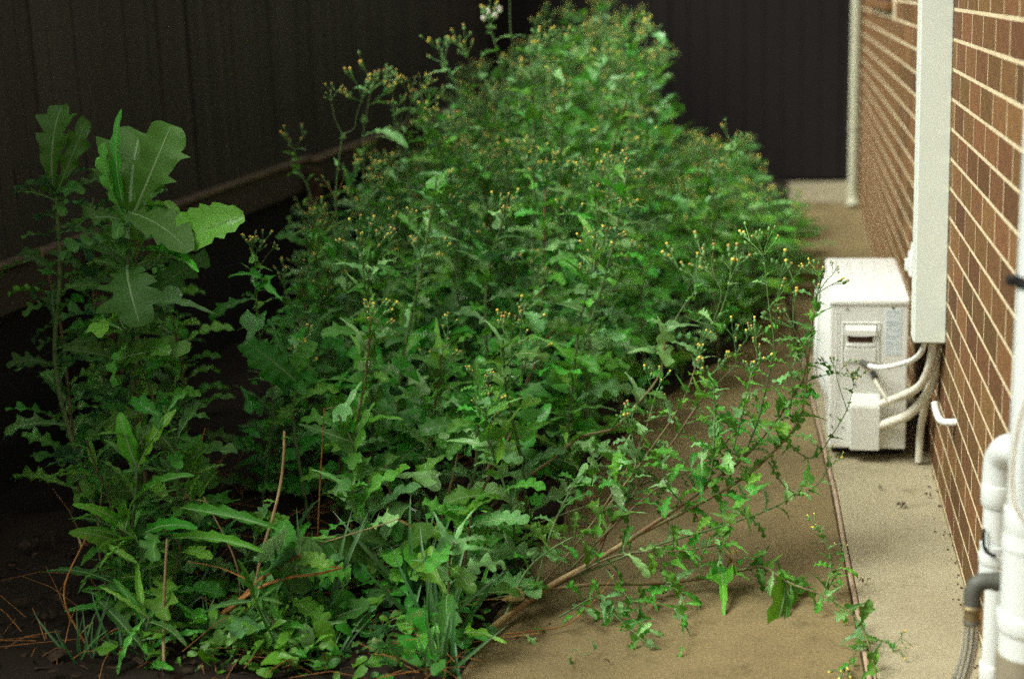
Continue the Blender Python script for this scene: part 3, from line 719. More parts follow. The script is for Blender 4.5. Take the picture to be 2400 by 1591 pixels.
def far_weed(x, y, h, seed, name, label, group, flowers=5):
    rr = random.Random(seed)
    root = empty(name, (x, y, 0)); tag(root, label, 'weed', group)
    lx = rr.gauss(0, 0.05); path = smooth_path([(x, y, -0.02), (x+lx*0.4, y, h*0.5), (x+lx, y, h-0.05)], 4)
    stem_mesh_part(root, path, 0.006, 0.0025, m_stem, sides=5)
    mw = Matrix.Translation((0, 0, 0)) @ Matrix.Rotation(rr.uniform(0, 6.28), 4, 'Z') @ Matrix.Diagonal((1.05, 1.05, h*0.97, 1))
    fo_ = inst('foliage', rr.choice(FM), root, mw); fo_['kind'] = 'stuff'
    for k in range(flowers):
        a = rr.uniform(0, 6.28); rad = rr.uniform(0.0, 0.13); z = h-0.08-rr.uniform(0, 0.30)*h*(k > 1)
        put_cluster(root, (x+lx+rad*math.cos(a), y+rad*math.sin(a), max(0.05, z)), (math.cos(a)*0.4, math.sin(a)*0.4, 1), rr.uniform(0.8, 1.1), rr, True)
    return root

G = {'front_left': ('low front-row weeds left of the toothed weed', 'low weeds, front row left'),
     'front_right': ('low front-row weeds between toothed weed and slab', 'low weeds, front row right'),
     'second_left': ('knee-high thistles near the dark gap by the fence', 'thistles behind the front row, gap side'),
     'second_mid': ('knee-high thistles just behind the toothed weed', 'thistles behind the toothed weed'),
     'second_right': ('knee-high thistles at the slab edge above the black shadow', 'thistles at the slab edge'),
     'mid_left': ('waist-high sow thistles below the thin flower stalks', 'sow thistles below the flower stalks'),
     'mid_mid': ('waist-high sow thistles in the bright thicket centre', 'sow thistles in the centre of the thicket'),
     'mid_right': ('waist-high sow thistles just behind the arching thistle', 'sow thistles behind the arching thistle'),
     'tall_left': ('tall blurred sow thistle in the rear clump, on its side nearest the fence', 'tall sow thistles, fence side of the rear clump'),
     'tall_mid': ('tall blurred sow thistle topping the rear clump at the upper edge', 'tall sow thistles topping the rear clump'),
     'tall_right': ('tall thistles on the rear clump right flank', 'tall sow thistles, right flank of the rear clump'),
     'edge_near': ('blurred weeds left of the air conditioner lid', 'blurred weeds left of the air conditioner'),
     'edge_far': ('faint weeds at the far end of the path', 'blurred weeds at the far end of the path'),
     'shade_front': ('dim dark-green weeds behind the narrow-leaved weed', 'dim weeds, lower left'),
     'shade_back': ('dim large-leaved weeds beneath the two lettuce weeds', 'dim weeds under the lettuce weeds')}
ORD = 'second third fourth fifth sixth seventh eighth ninth tenth eleventh twelfth thirteenth fourteenth fifteenth sixteenth seventeenth eighteenth nineteenth twentieth'.split()
def place_label(zone, k, n):
    lab = G[zone][0]
    if k < 0: return lab
    return ('leftmost' if k == 0 else 'rightmost' if k == n-1 else ORD[k-1]+' from the left')+' of the '+lab
PLANTS = [(-0.818, 3.297, 0.345, 'front_right', 2, 5), (-1.214, 3.244, 0.303, 'front_left', 1, 2), (-1.513, 3.245, 0.344, 'shade_front', 1, 4), (-0.845, 3.523, 0.319, 'front_right', 3, 5),
(-1.083, 3.557, 0.364, 'front_right', 0, 5), (-1.422, 3.425, 0.294, 'front_left', 0, 2), (-1.584, 3.468, 0.615, 'shade_front', 3, 4), (-0.732, 3.674, 0.585, 'front_right', 4, 5),
(-1.118, 3.7, 0.52, 'front_right', 1, 5), (-1.696, 3.697, 0.831, 'shade_front', 2, 4), (-0.76, 4.027, 0.668, 'second_mid', 4, 5), (-1.089, 4.041, 0.468, 'second_mid', 1, 5),
(-1.267, 3.916, 0.735, 'second_left', 3, 5), (-1.919, 3.967, 1.093, 'shade_front', 0, 4), (-2.163, 4.012, 0.902, 'shade_back', 0, 6), (-0.705, 4.283, 0.88, 'second_right', 0, 2),
(-1.054, 4.144, 0.629, 'second_mid', 2, 5), (-1.289, 4.188, 0.926, 'second_left', 4, 5), (-1.606, 4.236, 0.565, 'second_left', 0, 5), (-1.864, 4.175, 0.685, 'shade_back', 5, 6),
(-2.203, 4.281, 1.033, 'shade_back', 1, 6), (-0.716, 4.465, 1.07, 'second_right', 1, 2), (-0.987, 4.447, 0.956, 'second_mid', 3, 5), (-1.277, 4.447, 1.078, 'second_mid', 0, 5),
(-1.599, 4.548, 0.736, 'second_left', 1, 5), (-2.21, 4.502, 1.03, 'shade_back', 3, 6), (-0.7, 4.736, 1.051, 'mid_right', 0, 7), (-1.0, 4.784, 0.656, 'mid_mid', 6, 12),
(-1.264, 4.772, 0.785, 'mid_left', 10, 11), (-1.53, 4.675, 0.898, 'second_left', 2, 5), (-2.305, 4.706, 1.007, 'shade_back', 2, 6), (-0.721, 5.045, 0.968, 'mid_right', 2, 7),
(-0.889, 4.927, 1.058, 'mid_mid', 8, 12), (-1.15, 5.065, 1.283, 'mid_mid', 3, 12), (-1.386, 5.015, 0.956, 'mid_left', 9, 11), (-1.651, 5.002, 0.847, 'mid_left', 3, 11),
(-2.25, 5.003, 0.581, 'shade_back', 4, 6), (-0.625, 5.233, 0.954, 'mid_right', 4, 7), (-0.946, 5.35, 1.464, 'mid_mid', 9, 12), (-1.241, 5.353, 1.142, 'mid_mid', 2, 12),
(-1.498, 5.354, 0.996, 'mid_left', 8, 11), (-1.731, 5.216, 0.805, 'mid_left', 2, 11), (-0.569, 5.596, 1.027, 'mid_right', 6, 7), (-0.812, 5.541, 1.276, 'mid_right', 1, 7),
(-1.149, 5.559, 1.026, 'mid_mid', 7, 12), (-1.397, 5.485, 1.03, 'mid_mid', 0, 12), (-1.663, 5.557, 0.812, 'mid_left', 6, 11), (-1.904, 5.511, 0.628, 'mid_left', 0, 11),
(-0.447, 5.778, 1.036, 'edge_near', 0, 13), (-0.737, 5.838, 0.989, 'mid_right', 3, 7), (-0.937, 5.712, 1.498, 'mid_mid', 10, 12), (-1.275, 5.747, 1.266, 'mid_mid', 4, 12),
(-1.619, 5.778, 0.948, 'mid_left', 7, 11), (-1.868, 5.726, 0.747, 'mid_left', 4, 11), (-0.305, 6.127, 0.958, 'edge_near', 6, 13), (-0.676, 6.105, 1.468, 'mid_right', 5, 7),
(-0.91, 5.992, 1.105, 'mid_mid', 11, 12), (-1.288, 6.068, 1.229, 'mid_mid', 5, 12), (-1.471, 5.977, 0.935, 'mid_mid', 1, 12), (-1.798, 5.98, 0.752, 'mid_left', 5, 11),
(-1.995, 5.992, 0.668, 'mid_left', 1, 11), (-0.337, 6.3, 0.923, 'edge_near', 5, 13), (-0.605, 6.241, 1.455, 'tall_right', 8, 13), (-0.983, 6.237, 1.266, 'tall_mid', -1, 0),
(-1.261, 6.213, 0.923, 'tall_left', -1, 0), (-1.545, 6.238, 0.847, 'tall_left', -1, 0), (-1.82, 6.204, 0.528, 'tall_left', -1, 0), (-2.081, 6.308, 0.461, 'tall_left', -1, 0),
(-0.262, 6.614, 0.683, 'edge_near', 8, 13), (-0.505, 6.57, 0.702, 'edge_near', 1, 13), (-0.855, 6.643, 1.426, 'tall_mid', -1, 0), (-1.192, 6.633, 1.131, 'tall_mid', -1, 0),
(-1.541, 6.657, 1.09, 'tall_left', -1, 0), (-1.753, 6.657, 0.741, 'tall_left', -1, 0), (-2.111, 6.539, 0.515, 'tall_left', -1, 0), (-0.173, 6.891, 0.624, 'edge_near', 10, 13),
(-0.435, 6.851, 0.704, 'edge_near', 2, 13), (-0.775, 6.954, 1.28, 'tall_right', 4, 13), (-1.159, 6.954, 1.25, 'tall_mid', -1, 0), (-1.433, 6.859, 1.25, 'tall_left', -1, 0),
(-1.726, 6.921, 0.845, 'tall_left', -1, 0), (-2.085, 6.885, 0.623, 'tall_left', -1, 0), (-0.221, 7.153, 0.708, 'edge_near', 9, 13), (-0.424, 7.301, 0.683, 'edge_near', 4, 13),
(-0.755, 7.287, 1.256, 'tall_right', 7, 13), (-1.047, 7.207, 1.364, 'tall_mid', -1, 0), (-1.344, 7.149, 0.967, 'tall_mid', -1, 0), (-1.62, 7.228, 0.918, 'tall_left', -1, 0),
(-1.879, 7.29, 0.826, 'tall_left', -1, 0), (-2.229, 7.229, 0.497, 'tall_left', -1, 0), (-0.064, 7.504, 0.568, 'edge_near', 11, 13), (-0.447, 7.505, 0.813, 'edge_near', 3, 13),
(-0.776, 7.476, 1.266, 'tall_right', 6, 13), (-1.054, 7.494, 1.245, 'tall_mid', -1, 0), (-1.374, 7.515, 1.166, 'tall_mid', -1, 0), (-1.687, 7.598, 1.113, 'tall_left', -1, 0),
(-2.026, 7.586, 0.807, 'tall_left', -1, 0), (-0.014, 7.834, 0.24, 'edge_near', 12, 13), (-0.362, 7.881, 0.567, 'edge_near', 7, 13), (-0.673, 7.777, 0.729, 'tall_right', 11, 13),
(-0.939, 7.925, 1.392, 'tall_right', 1, 13), (-1.305, 7.775, 1.415, 'tall_mid', -1, 0), (-1.555, 7.8, 1.068, 'tall_left', -1, 0), (-1.889, 7.792, 0.917, 'tall_left', -1, 0),
(-2.246, 7.843, 0.626, 'tall_left', -1, 0), (-0.1, 8.242, 0.38, 'edge_far', 12, 16), (-0.479, 8.204, 0.768, 'edge_far', 5, 16), (-0.763, 8.156, 1.261, 'tall_right', 9, 13),
(-1.105, 8.168, 1.529, 'tall_mid', -1, 0), (-1.415, 8.176, 1.303, 'tall_mid', -1, 0), (-1.737, 8.127, 1.182, 'tall_left', -1, 0), (-1.946, 8.163, 0.926, 'tall_left', -1, 0),
(-2.277, 8.172, 0.611, 'tall_left', -1, 0), (-0.058, 8.394, 0.37, 'edge_far', 13, 16), (-0.327, 8.453, 0.694, 'edge_far', 8, 16), (-0.692, 8.496, 0.804, 'tall_right', 12, 13),
(-1.007, 8.498, 1.267, 'tall_right', 0, 13), (-1.308, 8.482, 1.3, 'tall_mid', -1, 0), (-1.682, 8.504, 1.166, 'tall_left', -1, 0), (-1.937, 8.533, 1.048, 'tall_left', -1, 0),
(-2.322, 8.423, 0.678, 'tall_left', -1, 0), (-0.053, 8.729, 0.278, 'edge_far', 14, 16), (-0.327, 8.874, 0.574, 'edge_far', 10, 16), (-0.628, 8.817, 0.611, 'edge_far', 2, 16),
(-1.044, 8.777, 1.559, 'tall_mid', -1, 0), (-1.276, 8.851, 1.415, 'tall_mid', -1, 0), (-1.6, 8.845, 1.209, 'tall_mid', -1, 0), (-2.031, 8.773, 1.017, 'tall_left', -1, 0),
(-2.347, 8.747, 0.605, 'tall_left', -1, 0), (-0.315, 9.16, 0.67, 'edge_far', 11, 16), (-0.638, 9.043, 0.695, 'edge_far', 3, 16), (-1.052, 9.038, 1.293, 'tall_right', 2, 13),
(-1.382, 9.128, 1.475, 'tall_mid', -1, 0), (-1.624, 9.16, 1.111, 'tall_mid', -1, 0), (-2.002, 9.04, 0.931, 'tall_left', -1, 0), (-2.258, 9.02, 0.619, 'tall_left', -1, 0),
(-0.051, 9.389, 0.235, 'edge_far', 15, 16), (-0.453, 9.401, 0.513, 'edge_far', 6, 16), (-0.68, 9.336, 0.702, 'edge_far', 1, 16), (-1.008, 9.359, 1.441, 'tall_right', 5, 13),
(-1.298, 9.415, 1.375, 'tall_mid', -1, 0), (-1.548, 9.291, 1.317, 'tall_mid', -1, 0), (-1.933, 9.341, 0.854, 'tall_left', -1, 0), (-2.203, 9.28, 0.707, 'tall_left', -1, 0),
(-0.399, 9.638, 0.493, 'edge_far', 7, 16), (-0.737, 9.643, 0.584, 'edge_far', 0, 16), (-1.115, 9.657, 1.465, 'tall_right', 3, 13), (-1.432, 9.685, 1.49, 'tall_mid', -1, 0),
(-1.752, 9.722, 1.077, 'tall_mid', -1, 0), (-2.095, 9.718, 0.856, 'tall_left', -1, 0), (-0.384, 9.908, 0.564, 'edge_far', 9, 16), (-0.675, 9.979, 0.541, 'edge_far', 4, 16),
(-0.927, 9.994, 1.174, 'tall_right', 10, 13), (-1.234, 9.967, 1.295, 'tall_mid', -1, 0), (-1.468, 9.959, 1.426, 'tall_mid', -1, 0), (-1.845, 9.923, 1.24, 'tall_mid', -1, 0),
(-2.111, 9.889, 1.036, 'tall_left', -1, 0)]
for i, (x, y, h, zone, k, n) in enumerate(PLANTS):
    lab, grp = place_label(zone, k, n), G[zone][1]
    if y < 6.2:
        big = zone.startswith('shade')
        fl = 0 if h < 0.55 or big else (3 if h < 1.0 else 4)
        weed(x, y, h, 500+i, 'sow_thistle' if h > 0.5 else 'leafy_weed', lab, grp, nleaf=int(9+20*min(1.2, h)), Ls=(0.21, 0.13) if big else (0.215, 0.10),
             flowers=fl, kinds=('lobed', 'lobed') if big else (('broad', 'round') if (h < 0.42 and i % 2) else ('lobed', 'arrow')), tones='nnd' if big else 'nnnnndpp')
    else:
        far_weed(x, y, h, 500+i, 'sow_thistle', lab, grp, flowers=5 if zone.startswith('tall') else 3)

# ------------------------------------------------------------ individual plants of the foreground
def hand_plant(name, label, base, cat='weed'):
    r_ = empty(name, base); tag(r_, label, cat); return r_
def limb(root, pts, r0, r1, m, nleaf=0, Ls=(0.06, 0.035), seed=1, kinds=('lobed', 'arrow'), tones='nnnp', cluster=0, name='stem', t0=0.1, k=6, elev=0.35):
    path = smooth_path(pts, k); stem_mesh_part(root, path, r0, r1, m, name)
    rr = random.Random(seed)
    if nleaf: leaves_along(root, path, nleaf, Ls[0], Ls[1], rr, t0, 0.97, kinds, tones, elev=elev)
    if cluster: put_cluster(root, path[-1], path[-1]-path[-3], cluster, rr)
    return path
def L_(root, a, b, kind, wide=1.0, tone='n', nrm=(0, -0.6, 1), seed=0):
    a, b = Vector(a), Vector(b); ln_ = (b-a).length*1.06
    return inst('leaf', LM[kind, tone][seed % len(LM[kind, tone])], root, frame(a-Vector(root.location), b-a, nrm, (ln_, ln_*wide, ln_)))

# the stem bundle that has fallen out over the slab
r = hand_plant('fallen_thistle', 'long sow thistle branch leaning over the slab, its sprays reaching the air conditioner', (-0.76, 3.33, 0))
limb(r, [(-0.743, 3.287, 0.018), (-0.693, 3.420, 0.024), (-0.606, 3.500, 0.068), (-0.514, 3.560, 0.106), (-0.410, 3.630, 0.154)], 0.0100, 0.0065, m_paleStem, name='woody_base')
limb(r, [(-0.410, 3.630, 0.154), (-0.284, 3.740, 0.216), (-0.153, 3.850, 0.289), (-0.075, 3.920, 0.356), (-0.008, 3.980, 0.437), (0.035, 4.000, 0.518), (0.051, 4.050, 0.639), (0.065, 4.100, 0.713)], 0.0062, 0.0022, m_redstem, 34, (0.105, 0.061), 11, cluster=1.04)
limb(r, [(-0.389, 3.650, 0.162), (-0.261, 3.740, 0.205), (-0.129, 3.820, 0.265), (-0.029, 3.900, 0.339), (0.027, 3.950, 0.422), (0.037, 3.970, 0.561), (0.002, 3.970, 0.644)], 0.0055, 0.002, m_redstem, 27, (0.105, 0.061), 12, cluster=1.17)
limb(r, [(0.065, 4.100, 0.713), (0.088, 4.100, 0.749), (0.105, 4.100, 0.767)], 0.0014, 0.001, m_stem, 0, cluster=0.45, name='side_branch', k=2)
limb(r, [(0.048, 4.050, 0.627), (0.068, 4.080, 0.687), (0.073, 4.100, 0.737), (0.064, 4.100, 0.773)], 0.0016, 0.001, m_stem, 2, (0.042, 0.028), 14, cluster=0.65, name='side_branch', k=3)
limb(r, [(-0.218, 3.780, 0.252), (-0.206, 3.800, 0.342), (-0.203, 3.820, 0.431), (-0.207, 3.840, 0.520)], 0.0035, 0.0018, m_stem, 16, (0.098, 0.055), 15, cluster=1.17, name='side_branch')
limb(r, [(-0.174, 3.800, 0.283), (-0.141, 3.830, 0.394), (-0.122, 3.850, 0.483), (-0.109, 3.870, 0.537)], 0.0028, 0.0014, m_stem, 10, (0.084, 0.049), 16, cluster=1.04, name='side_branch')
limb(r, [(-0.130, 3.850, 0.310), (-0.092, 3.880, 0.404), (-0.065, 3.900, 0.518), (-0.049, 3.920, 0.620), (-0.042, 3.940, 0.733)], 0.003, 0.0013, m_stem, 14, (0.084, 0.041), 17, cluster=1.17, name='side_branch')
limb(r, [(-0.049, 3.920, 0.620), (-0.066, 3.920, 0.737), (-0.073, 3.930, 0.805), (-0.079, 3.940, 0.849)], 0.0018, 0.001, m_stem, 6, (0.050, 0.034), 18, cluster=1.04, name='side_branch')
limb(r, [(-0.030, 3.950, 0.360), (0.017, 3.960, 0.297), (0.064, 3.980, 0.279), (0.109, 4.000, 0.336), (0.149, 4.020, 0.405), (0.165, 4.030, 0.469)], 0.0022, 0.001, m_stem, 10, (0.050, 0.025), 19, ('arrow', 'arrow'), cluster=0.72, name='side_branch')
limb(r, [(0.149, 4.020, 0.405), (0.125, 4.020, 0.477), (0.116, 4.030, 0.517)], 0.0011, 0.0008, m_stem, 0, cluster=0.59, name='side_branch', k=3)
limb(r, [(-0.063, 3.900, 0.289), (-0.017, 3.880, 0.224), (0.029, 3.880, 0.201), (0.075, 3.900, 0.232), (0.103, 3.920, 0.275)], 0.0022, 0.001, m_stem, 6, (0.064, 0.028), 20, ('arrow', 'arrow'), cluster=0.59, name='side_branch')
limb(r, [(-0.008, 3.980, 0.437), (0.027, 4.000, 0.481), (0.084, 4.020, 0.501), (0.124, 4.020, 0.511)], 0.0018, 0.0009, m_stem, 6, (0.057, 0.028), 21, ('arrow', 'arrow'), cluster=0.65, name='side_branch')
limb(r, [(-0.261, 3.740, 0.205), (-0.226, 3.720, 0.153), (-0.181, 3.700, 0.103), (-0.125, 3.700, 0.057)], 0.0028, 0.0012, m_drystem, 8, (0.070, 0.041), 22, tones='nny', name='side_branch')
limb(r, [(-0.326, 3.700, 0.187), (-0.291, 3.680, 0.106), (-0.322, 3.640, 0.037), (-0.366, 3.511, 0.018)], 0.0028, 0.0012, m_stem, 12, (0.098, 0.055), 23, name='side_branch')

for q, (A, B, C) in enumerate((((-0.185, 3.800, 0.276), (-0.104, 3.720, 0.253), (-0.146, 3.660, 0.202)), ((-0.053, 3.920, 0.381), (-0.007, 3.920, 0.430), (0.003, 3.920, 0.526)), ((-0.284, 3.740, 0.216), (-0.327, 3.720, 0.281), (-0.343, 3.720, 0.364)), ((0.027, 4.000, 0.481), (-0.009, 4.000, 0.541), (0.014, 4.000, 0.602)), ((-0.130, 3.850, 0.310), (-0.186, 3.820, 0.348), (-0.231, 3.800, 0.341)))):
    limb(r, [A, B, C], 0.002, 0.001, m_stem, 8, (0.094, 0.058), 360+q, tones='nnp', name='side_branch')

r = hand_plant('fallen_thistle', 'second sow thistle stem lying low over the slab and drooping across the joint strip', (-0.70, 3.46, 0))
limb(r, [(-0.607, 3.500, 0.059), (-0.490, 3.540, 0.061), (-0.341, 3.600, 0.045), (-0.234, 3.660, 0.038), (-0.124, 3.690, 0.055), (-0.069, 3.680, 0.070), (-0.002, 3.620, 0.053), (0.083, 3.550, 0.051), (0.152, 3.440, 0.051), (0.182, 3.300, 0.038), (0.193, 3.140, 0.030)], 0.0055, 0.0024, m_redstem, 32, (0.084, 0.055), 31, t0=0.3)
limb(r, [(0.084, 3.629, 0.018), (0.103, 3.680, 0.074), (0.093, 3.700, 0.131), (0.073, 3.710, 0.162)], 0.0022, 0.0012, m_stem, 8, (0.064, 0.034), 32, ('arrow', 'arrow'), cluster=0.65, name='side_branch')
limb(r, [(0.090, 3.644, 0.018), (0.117, 3.680, 0.057), (0.133, 3.690, 0.101)], 0.002, 0.001, m_stem, 8, (0.070, 0.041), 33, cluster=0.39, name='side_branch')
limb(r, [(0.177, 3.416, 0.018), (0.200, 3.375, 0.018), (0.225, 3.373, 0.018), (0.243, 3.351, 0.018)], 0.0015, 0.0008, m_stem, 4, (0.035, 0.028), 34, ('arrow', 'arrow'), cluster=0.65, name='side_branch')
limb(r, [(0.171, 3.391, 0.018), (0.152, 3.294, 0.018), (0.130, 3.212, 0.018)], 0.0015, 0.0008, m_stem, 6, (0.042, 0.028), 35, ('arrow', 'arrow'), cluster=0.91, name='side_branch')
L_(r, (-0.003, 3.710, 0.046), (-0.047, 3.403, 0.018), 'lance', 2.0, 'n', (0.3, -1, 0.2), 1)
L_(r, (-0.014, 3.710, 0.039), (-0.001, 3.498, 0.018), 'arrow', 1.0, 'n', (0.3, -1, 0.2), 2)
L_(r, (-0.180, 3.690, 0.047), (-0.145, 3.509, 0.018), 'arrow', 1.0, 'n', (0.1, -1, 0.2), 3)

for q, (A, B, C) in enumerate((((-0.317, 3.580, 0.050), (-0.267, 3.500, 0.051), (-0.251, 3.271, 0.018)), ((-0.436, 3.550, 0.057), (-0.371, 3.450, 0.021), (-0.336, 3.309, 0.018)), ((-0.232, 3.620, 0.055), (-0.221, 3.620, 0.132), (-0.166, 3.620, 0.193)))):
    limb(r, [A, B, C], 0.002, 0.001, m_stem, 10, (0.079, 0.052), 370+q, tones='nnp', name='side_branch')

r = hand_plant('fallen_thistle', 'reddish thistle stem rising from the woody root through the pale concrete gap', (-0.66, 3.52, 0))
limb(r, [(-0.597, 3.510, 0.067), (-0.514, 3.600, 0.087), (-0.480, 3.700, 0.151), (-0.437, 3.780, 0.197), (-0.397, 3.850, 0.247), (-0.344, 3.920, 0.300), (-0.295, 3.980, 0.364), (-0.244, 4.030, 0.438), (-0.227, 4.050, 0.488)], 0.0058, 0.003, m_redstem, 19, (0.120, 0.068), 41, t0=0.25, cluster=1.30)
limb(r, [(-0.437, 3.780, 0.197), (-0.429, 3.800, 0.263), (-0.416, 3.820, 0.306), (-0.429, 3.840, 0.384)], 0.003, 0.0015, m_stem, 11, (0.120, 0.068), 42, cluster=1.04, name='side_branch')
limb(r, [(-0.295, 3.980, 0.364), (-0.195, 4.000, 0.391), (-0.112, 4.000, 0.387), (-0.065, 4.000, 0.357)], 0.0025, 0.0014, m_stem, 10, (0.105, 0.068), 43, name='side_branch')
limb(r, [(-0.244, 4.030, 0.438), (-0.163, 4.080, 0.506), (-0.158, 4.100, 0.539)], 0.0018, 0.001, m_stem, 4, (0.070, 0.041), 44, cluster=0.91, name='side_branch')

r = hand_plant('arching_thistle', 'arching red-stemmed thistle with an arrow-shaped leaf pair over the concrete', (-0.95, 4.0, 0))
limb(r, [(-0.95, 4.0, 0), (-0.821, 4.050, 0.128), (-0.699, 4.100, 0.208), (-0.616, 4.150, 0.267), (-0.518, 4.180, 0.289), (-0.455, 4.200, 0.354), (-0.387, 4.220, 0.442), (-0.369, 4.250, 0.551)], 0.0055, 0.003, m_redstem, 12, (0.122, 0.083), 51, t0=0.3)
L_(r, (-0.356, 4.240, 0.502), (-0.465, 4.200, 0.549), 'arrow', 1.3, 'p', (0, -0.7, 1), 1)
L_(r, (-0.366, 4.240, 0.541), (-0.385, 4.220, 0.616), 'arrow', 1.4, 'p', (0, -1, .5), 2)
L_(r, (-0.350, 4.240, 0.541), (-0.254, 4.200, 0.513), 'lobed', 0.8, 'p', (0, -.7, 1), 0)
L_(r, (-0.362, 4.240, 0.579), (-0.268, 4.240, 0.593), 'arrow', 1.0, 'p', (0, -.7, 1), 3)
limb(r, [(-0.369, 4.250, 0.551), (-0.322, 4.300, 0.631), (-0.286, 4.330, 0.677), (-0.294, 4.350, 0.712)], 0.002, 0.0012, m_stem, 6, (0.070, 0.041), 52, cluster=1.43)
limb(r, [(-0.322, 4.300, 0.605), (-0.234, 4.300, 0.580), (-0.198, 4.320, 0.653), (-0.186, 4.330, 0.703)], 0.002, 0.0012, m_stem, 6, (0.070, 0.041), 53, cluster=1.43)
limb(r, [(-0.234, 4.300, 0.580), (-0.209, 4.300, 0.670), (-0.229, 4.320, 0.718)], 0.0015, 0.001, m_stem, 2, (0.057, 0.041), 54, cluster=1.17)

r = hand_plant('fanning_thistle', 'thin arching thistle stems fanning out above the woody root of the fallen branch', (-0.72, 3.44, 0))
for q, P_ in enumerate((((-0.694, 3.420, 0.019), (-0.576, 3.600, 0.114), (-0.491, 3.750, 0.206), (-0.412, 3.900, 0.329), (-0.379, 4.000, 0.437)),
                        ((-0.599, 3.520, 0.060), (-0.387, 3.620, 0.126), (-0.169, 3.700, 0.175), (-0.027, 3.780, 0.210), (0.045, 3.820, 0.270)),
                        ((-0.599, 3.520, 0.060), (-0.463, 3.700, 0.164), (-0.334, 3.800, 0.254), (-0.211, 3.850, 0.308), (-0.128, 3.950, 0.419), (-0.096, 4.000, 0.564)),
                        ((-0.644, 3.460, 0.050), (-0.623, 3.620, 0.164), (-0.579, 3.800, 0.247), (-0.502, 3.950, 0.299)),
                        ((-0.587, 3.520, 0.069), (-0.436, 3.560, 0.135), (-0.273, 3.580, 0.146), (-0.143, 3.600, 0.166)),
                        ((-0.710, 3.393, 0.018), (-0.661, 3.500, 0.115), (-0.557, 3.560, 0.178), (-0.495, 3.600, 0.176)),
                        ((-0.511, 3.720, 0.167), (-0.383, 3.840, 0.325), (-0.298, 3.950, 0.440), (-0.255, 4.020, 0.557)))):
    limb(r, P_, 0.0036, 0.0015, m_redstem if q % 2 == 0 else m_stem, 14, (0.107, 0.061), 700+q, t0=0.22, tones='nnnpp', cluster=0.9 if q in (0, 2, 6) else 0)

r = hand_plant('trailing_stem', 'thin bare straw-coloured stem trailing along the edge of the slab', (-0.80, 3.25, 0))
limb(r, [(-0.688, 3.306, 0.018), (-0.623, 3.331, 0.018), (-0.545, 3.380, 0.018), (-0.480, 3.460, 0.058), (-0.440, 3.500, 0.107)], 0.0022, 0.0012, m_drystem, 6, (0.070, 0.041), 55)
limb(r, [(-0.510, 3.148, 0.018), (-0.509, 3.240, 0.018), (-0.473, 3.210, 0.018), (-0.458, 3.247, 0.018)], 0.0012, 0.0008, m_stem, 2, (0.042, 0.028), 56)
limb(r, [(-0.573, 3.421, 0.018), (-0.480, 3.460, 0.058), (-0.421, 3.420, 0.020), (-0.334, 3.285, 0.018)], 0.0025, 0.0012, m_stem, 22, (0.091, 0.055), 57)

# dry orange stems on the soil
r = hand_plant('dead_branch', 'forked orange dead stem lying bare over the dark soil at the lower left', (-1.45, 3.24, 0))
limb(r, [(-1.431, 3.171, 0.018), (-1.389, 3.190, 0.074), (-1.329, 3.190, 0.124), (-1.286, 3.200, 0.167), (-1.231, 3.210, 0.213), (-1.180, 3.240, 0.231)], 0.0090, 0.0040, m_drystem, name='branch')
limb(r, [(-1.335, 3.190, 0.120), (-1.267, 3.180, 0.168), (-1.189, 3.180, 0.197), (-1.131, 3.200, 0.199), (-1.078, 3.240, 0.202)], 0.0052, 0.0028, m_drystem, name='branch')
limb(r, [(-1.286, 3.200, 0.167), (-1.371, 3.200, 0.204), (-1.459, 3.200, 0.219)], 0.002, 0.001, m_drystem, name='branch')
limb(r, [(-1.182, 3.230, 0.235), (-1.147, 3.220, 0.213), (-1.078, 3.240, 0.204)], 0.003, 0.0015, m_drystem, name='branch')
limb(r, [(-1.226, 3.210, 0.213), (-1.211, 3.200, 0.168)], 0.0022, 0.001, m_drystem, name='branch')
r = hand_plant('bare_stem', 'tall curved tan stem rising behind the orange dead branches', (-1.42, 3.45, 0))
limb(r, [(-1.286, 3.200, 0.170), (-1.278, 3.240, 0.238), (-1.260, 3.280, 0.313), (-1.248, 3.320, 0.389), (-1.242, 3.340, 0.461), (-1.244, 3.360, 0.510)], 0.0045, 0.0032, m_paleStem, 3, (0.05, 0.04), 58)
r = hand_plant('bare_stem', 'straight pinkish bare stem standing upright in the lower left', (-1.50, 3.05, 0))
limb(r, [(-1.435, 2.960, 0.018), (-1.479, 3.080, 0.118), (-1.473, 3.100, 0.231), (-1.470, 3.120, 0.308)], 0.0045, 0.003, m_paleStem, 3, (0.05, 0.04), 59, ('lance', 'lance'))
r = hand_plant('bare_stem', 'slender brown stem standing among leaves near the centre of the thicket', (-1.0, 4.2, 0))
limb(r, [(-0.871, 4.600, 0.277), (-0.834, 4.650, 0.366), (-0.797, 4.700, 0.441), (-0.754, 4.750, 0.481)], 0.006, 0.0045, m_paleStem, 4, (0.10, 0.07), 60, tones='p')
limb(r, [(-1.0, 4.2, 0), (-0.915, 4.400, 0.148), (-0.871, 4.600, 0.277)], 0.006, 0.006, m_redstem)
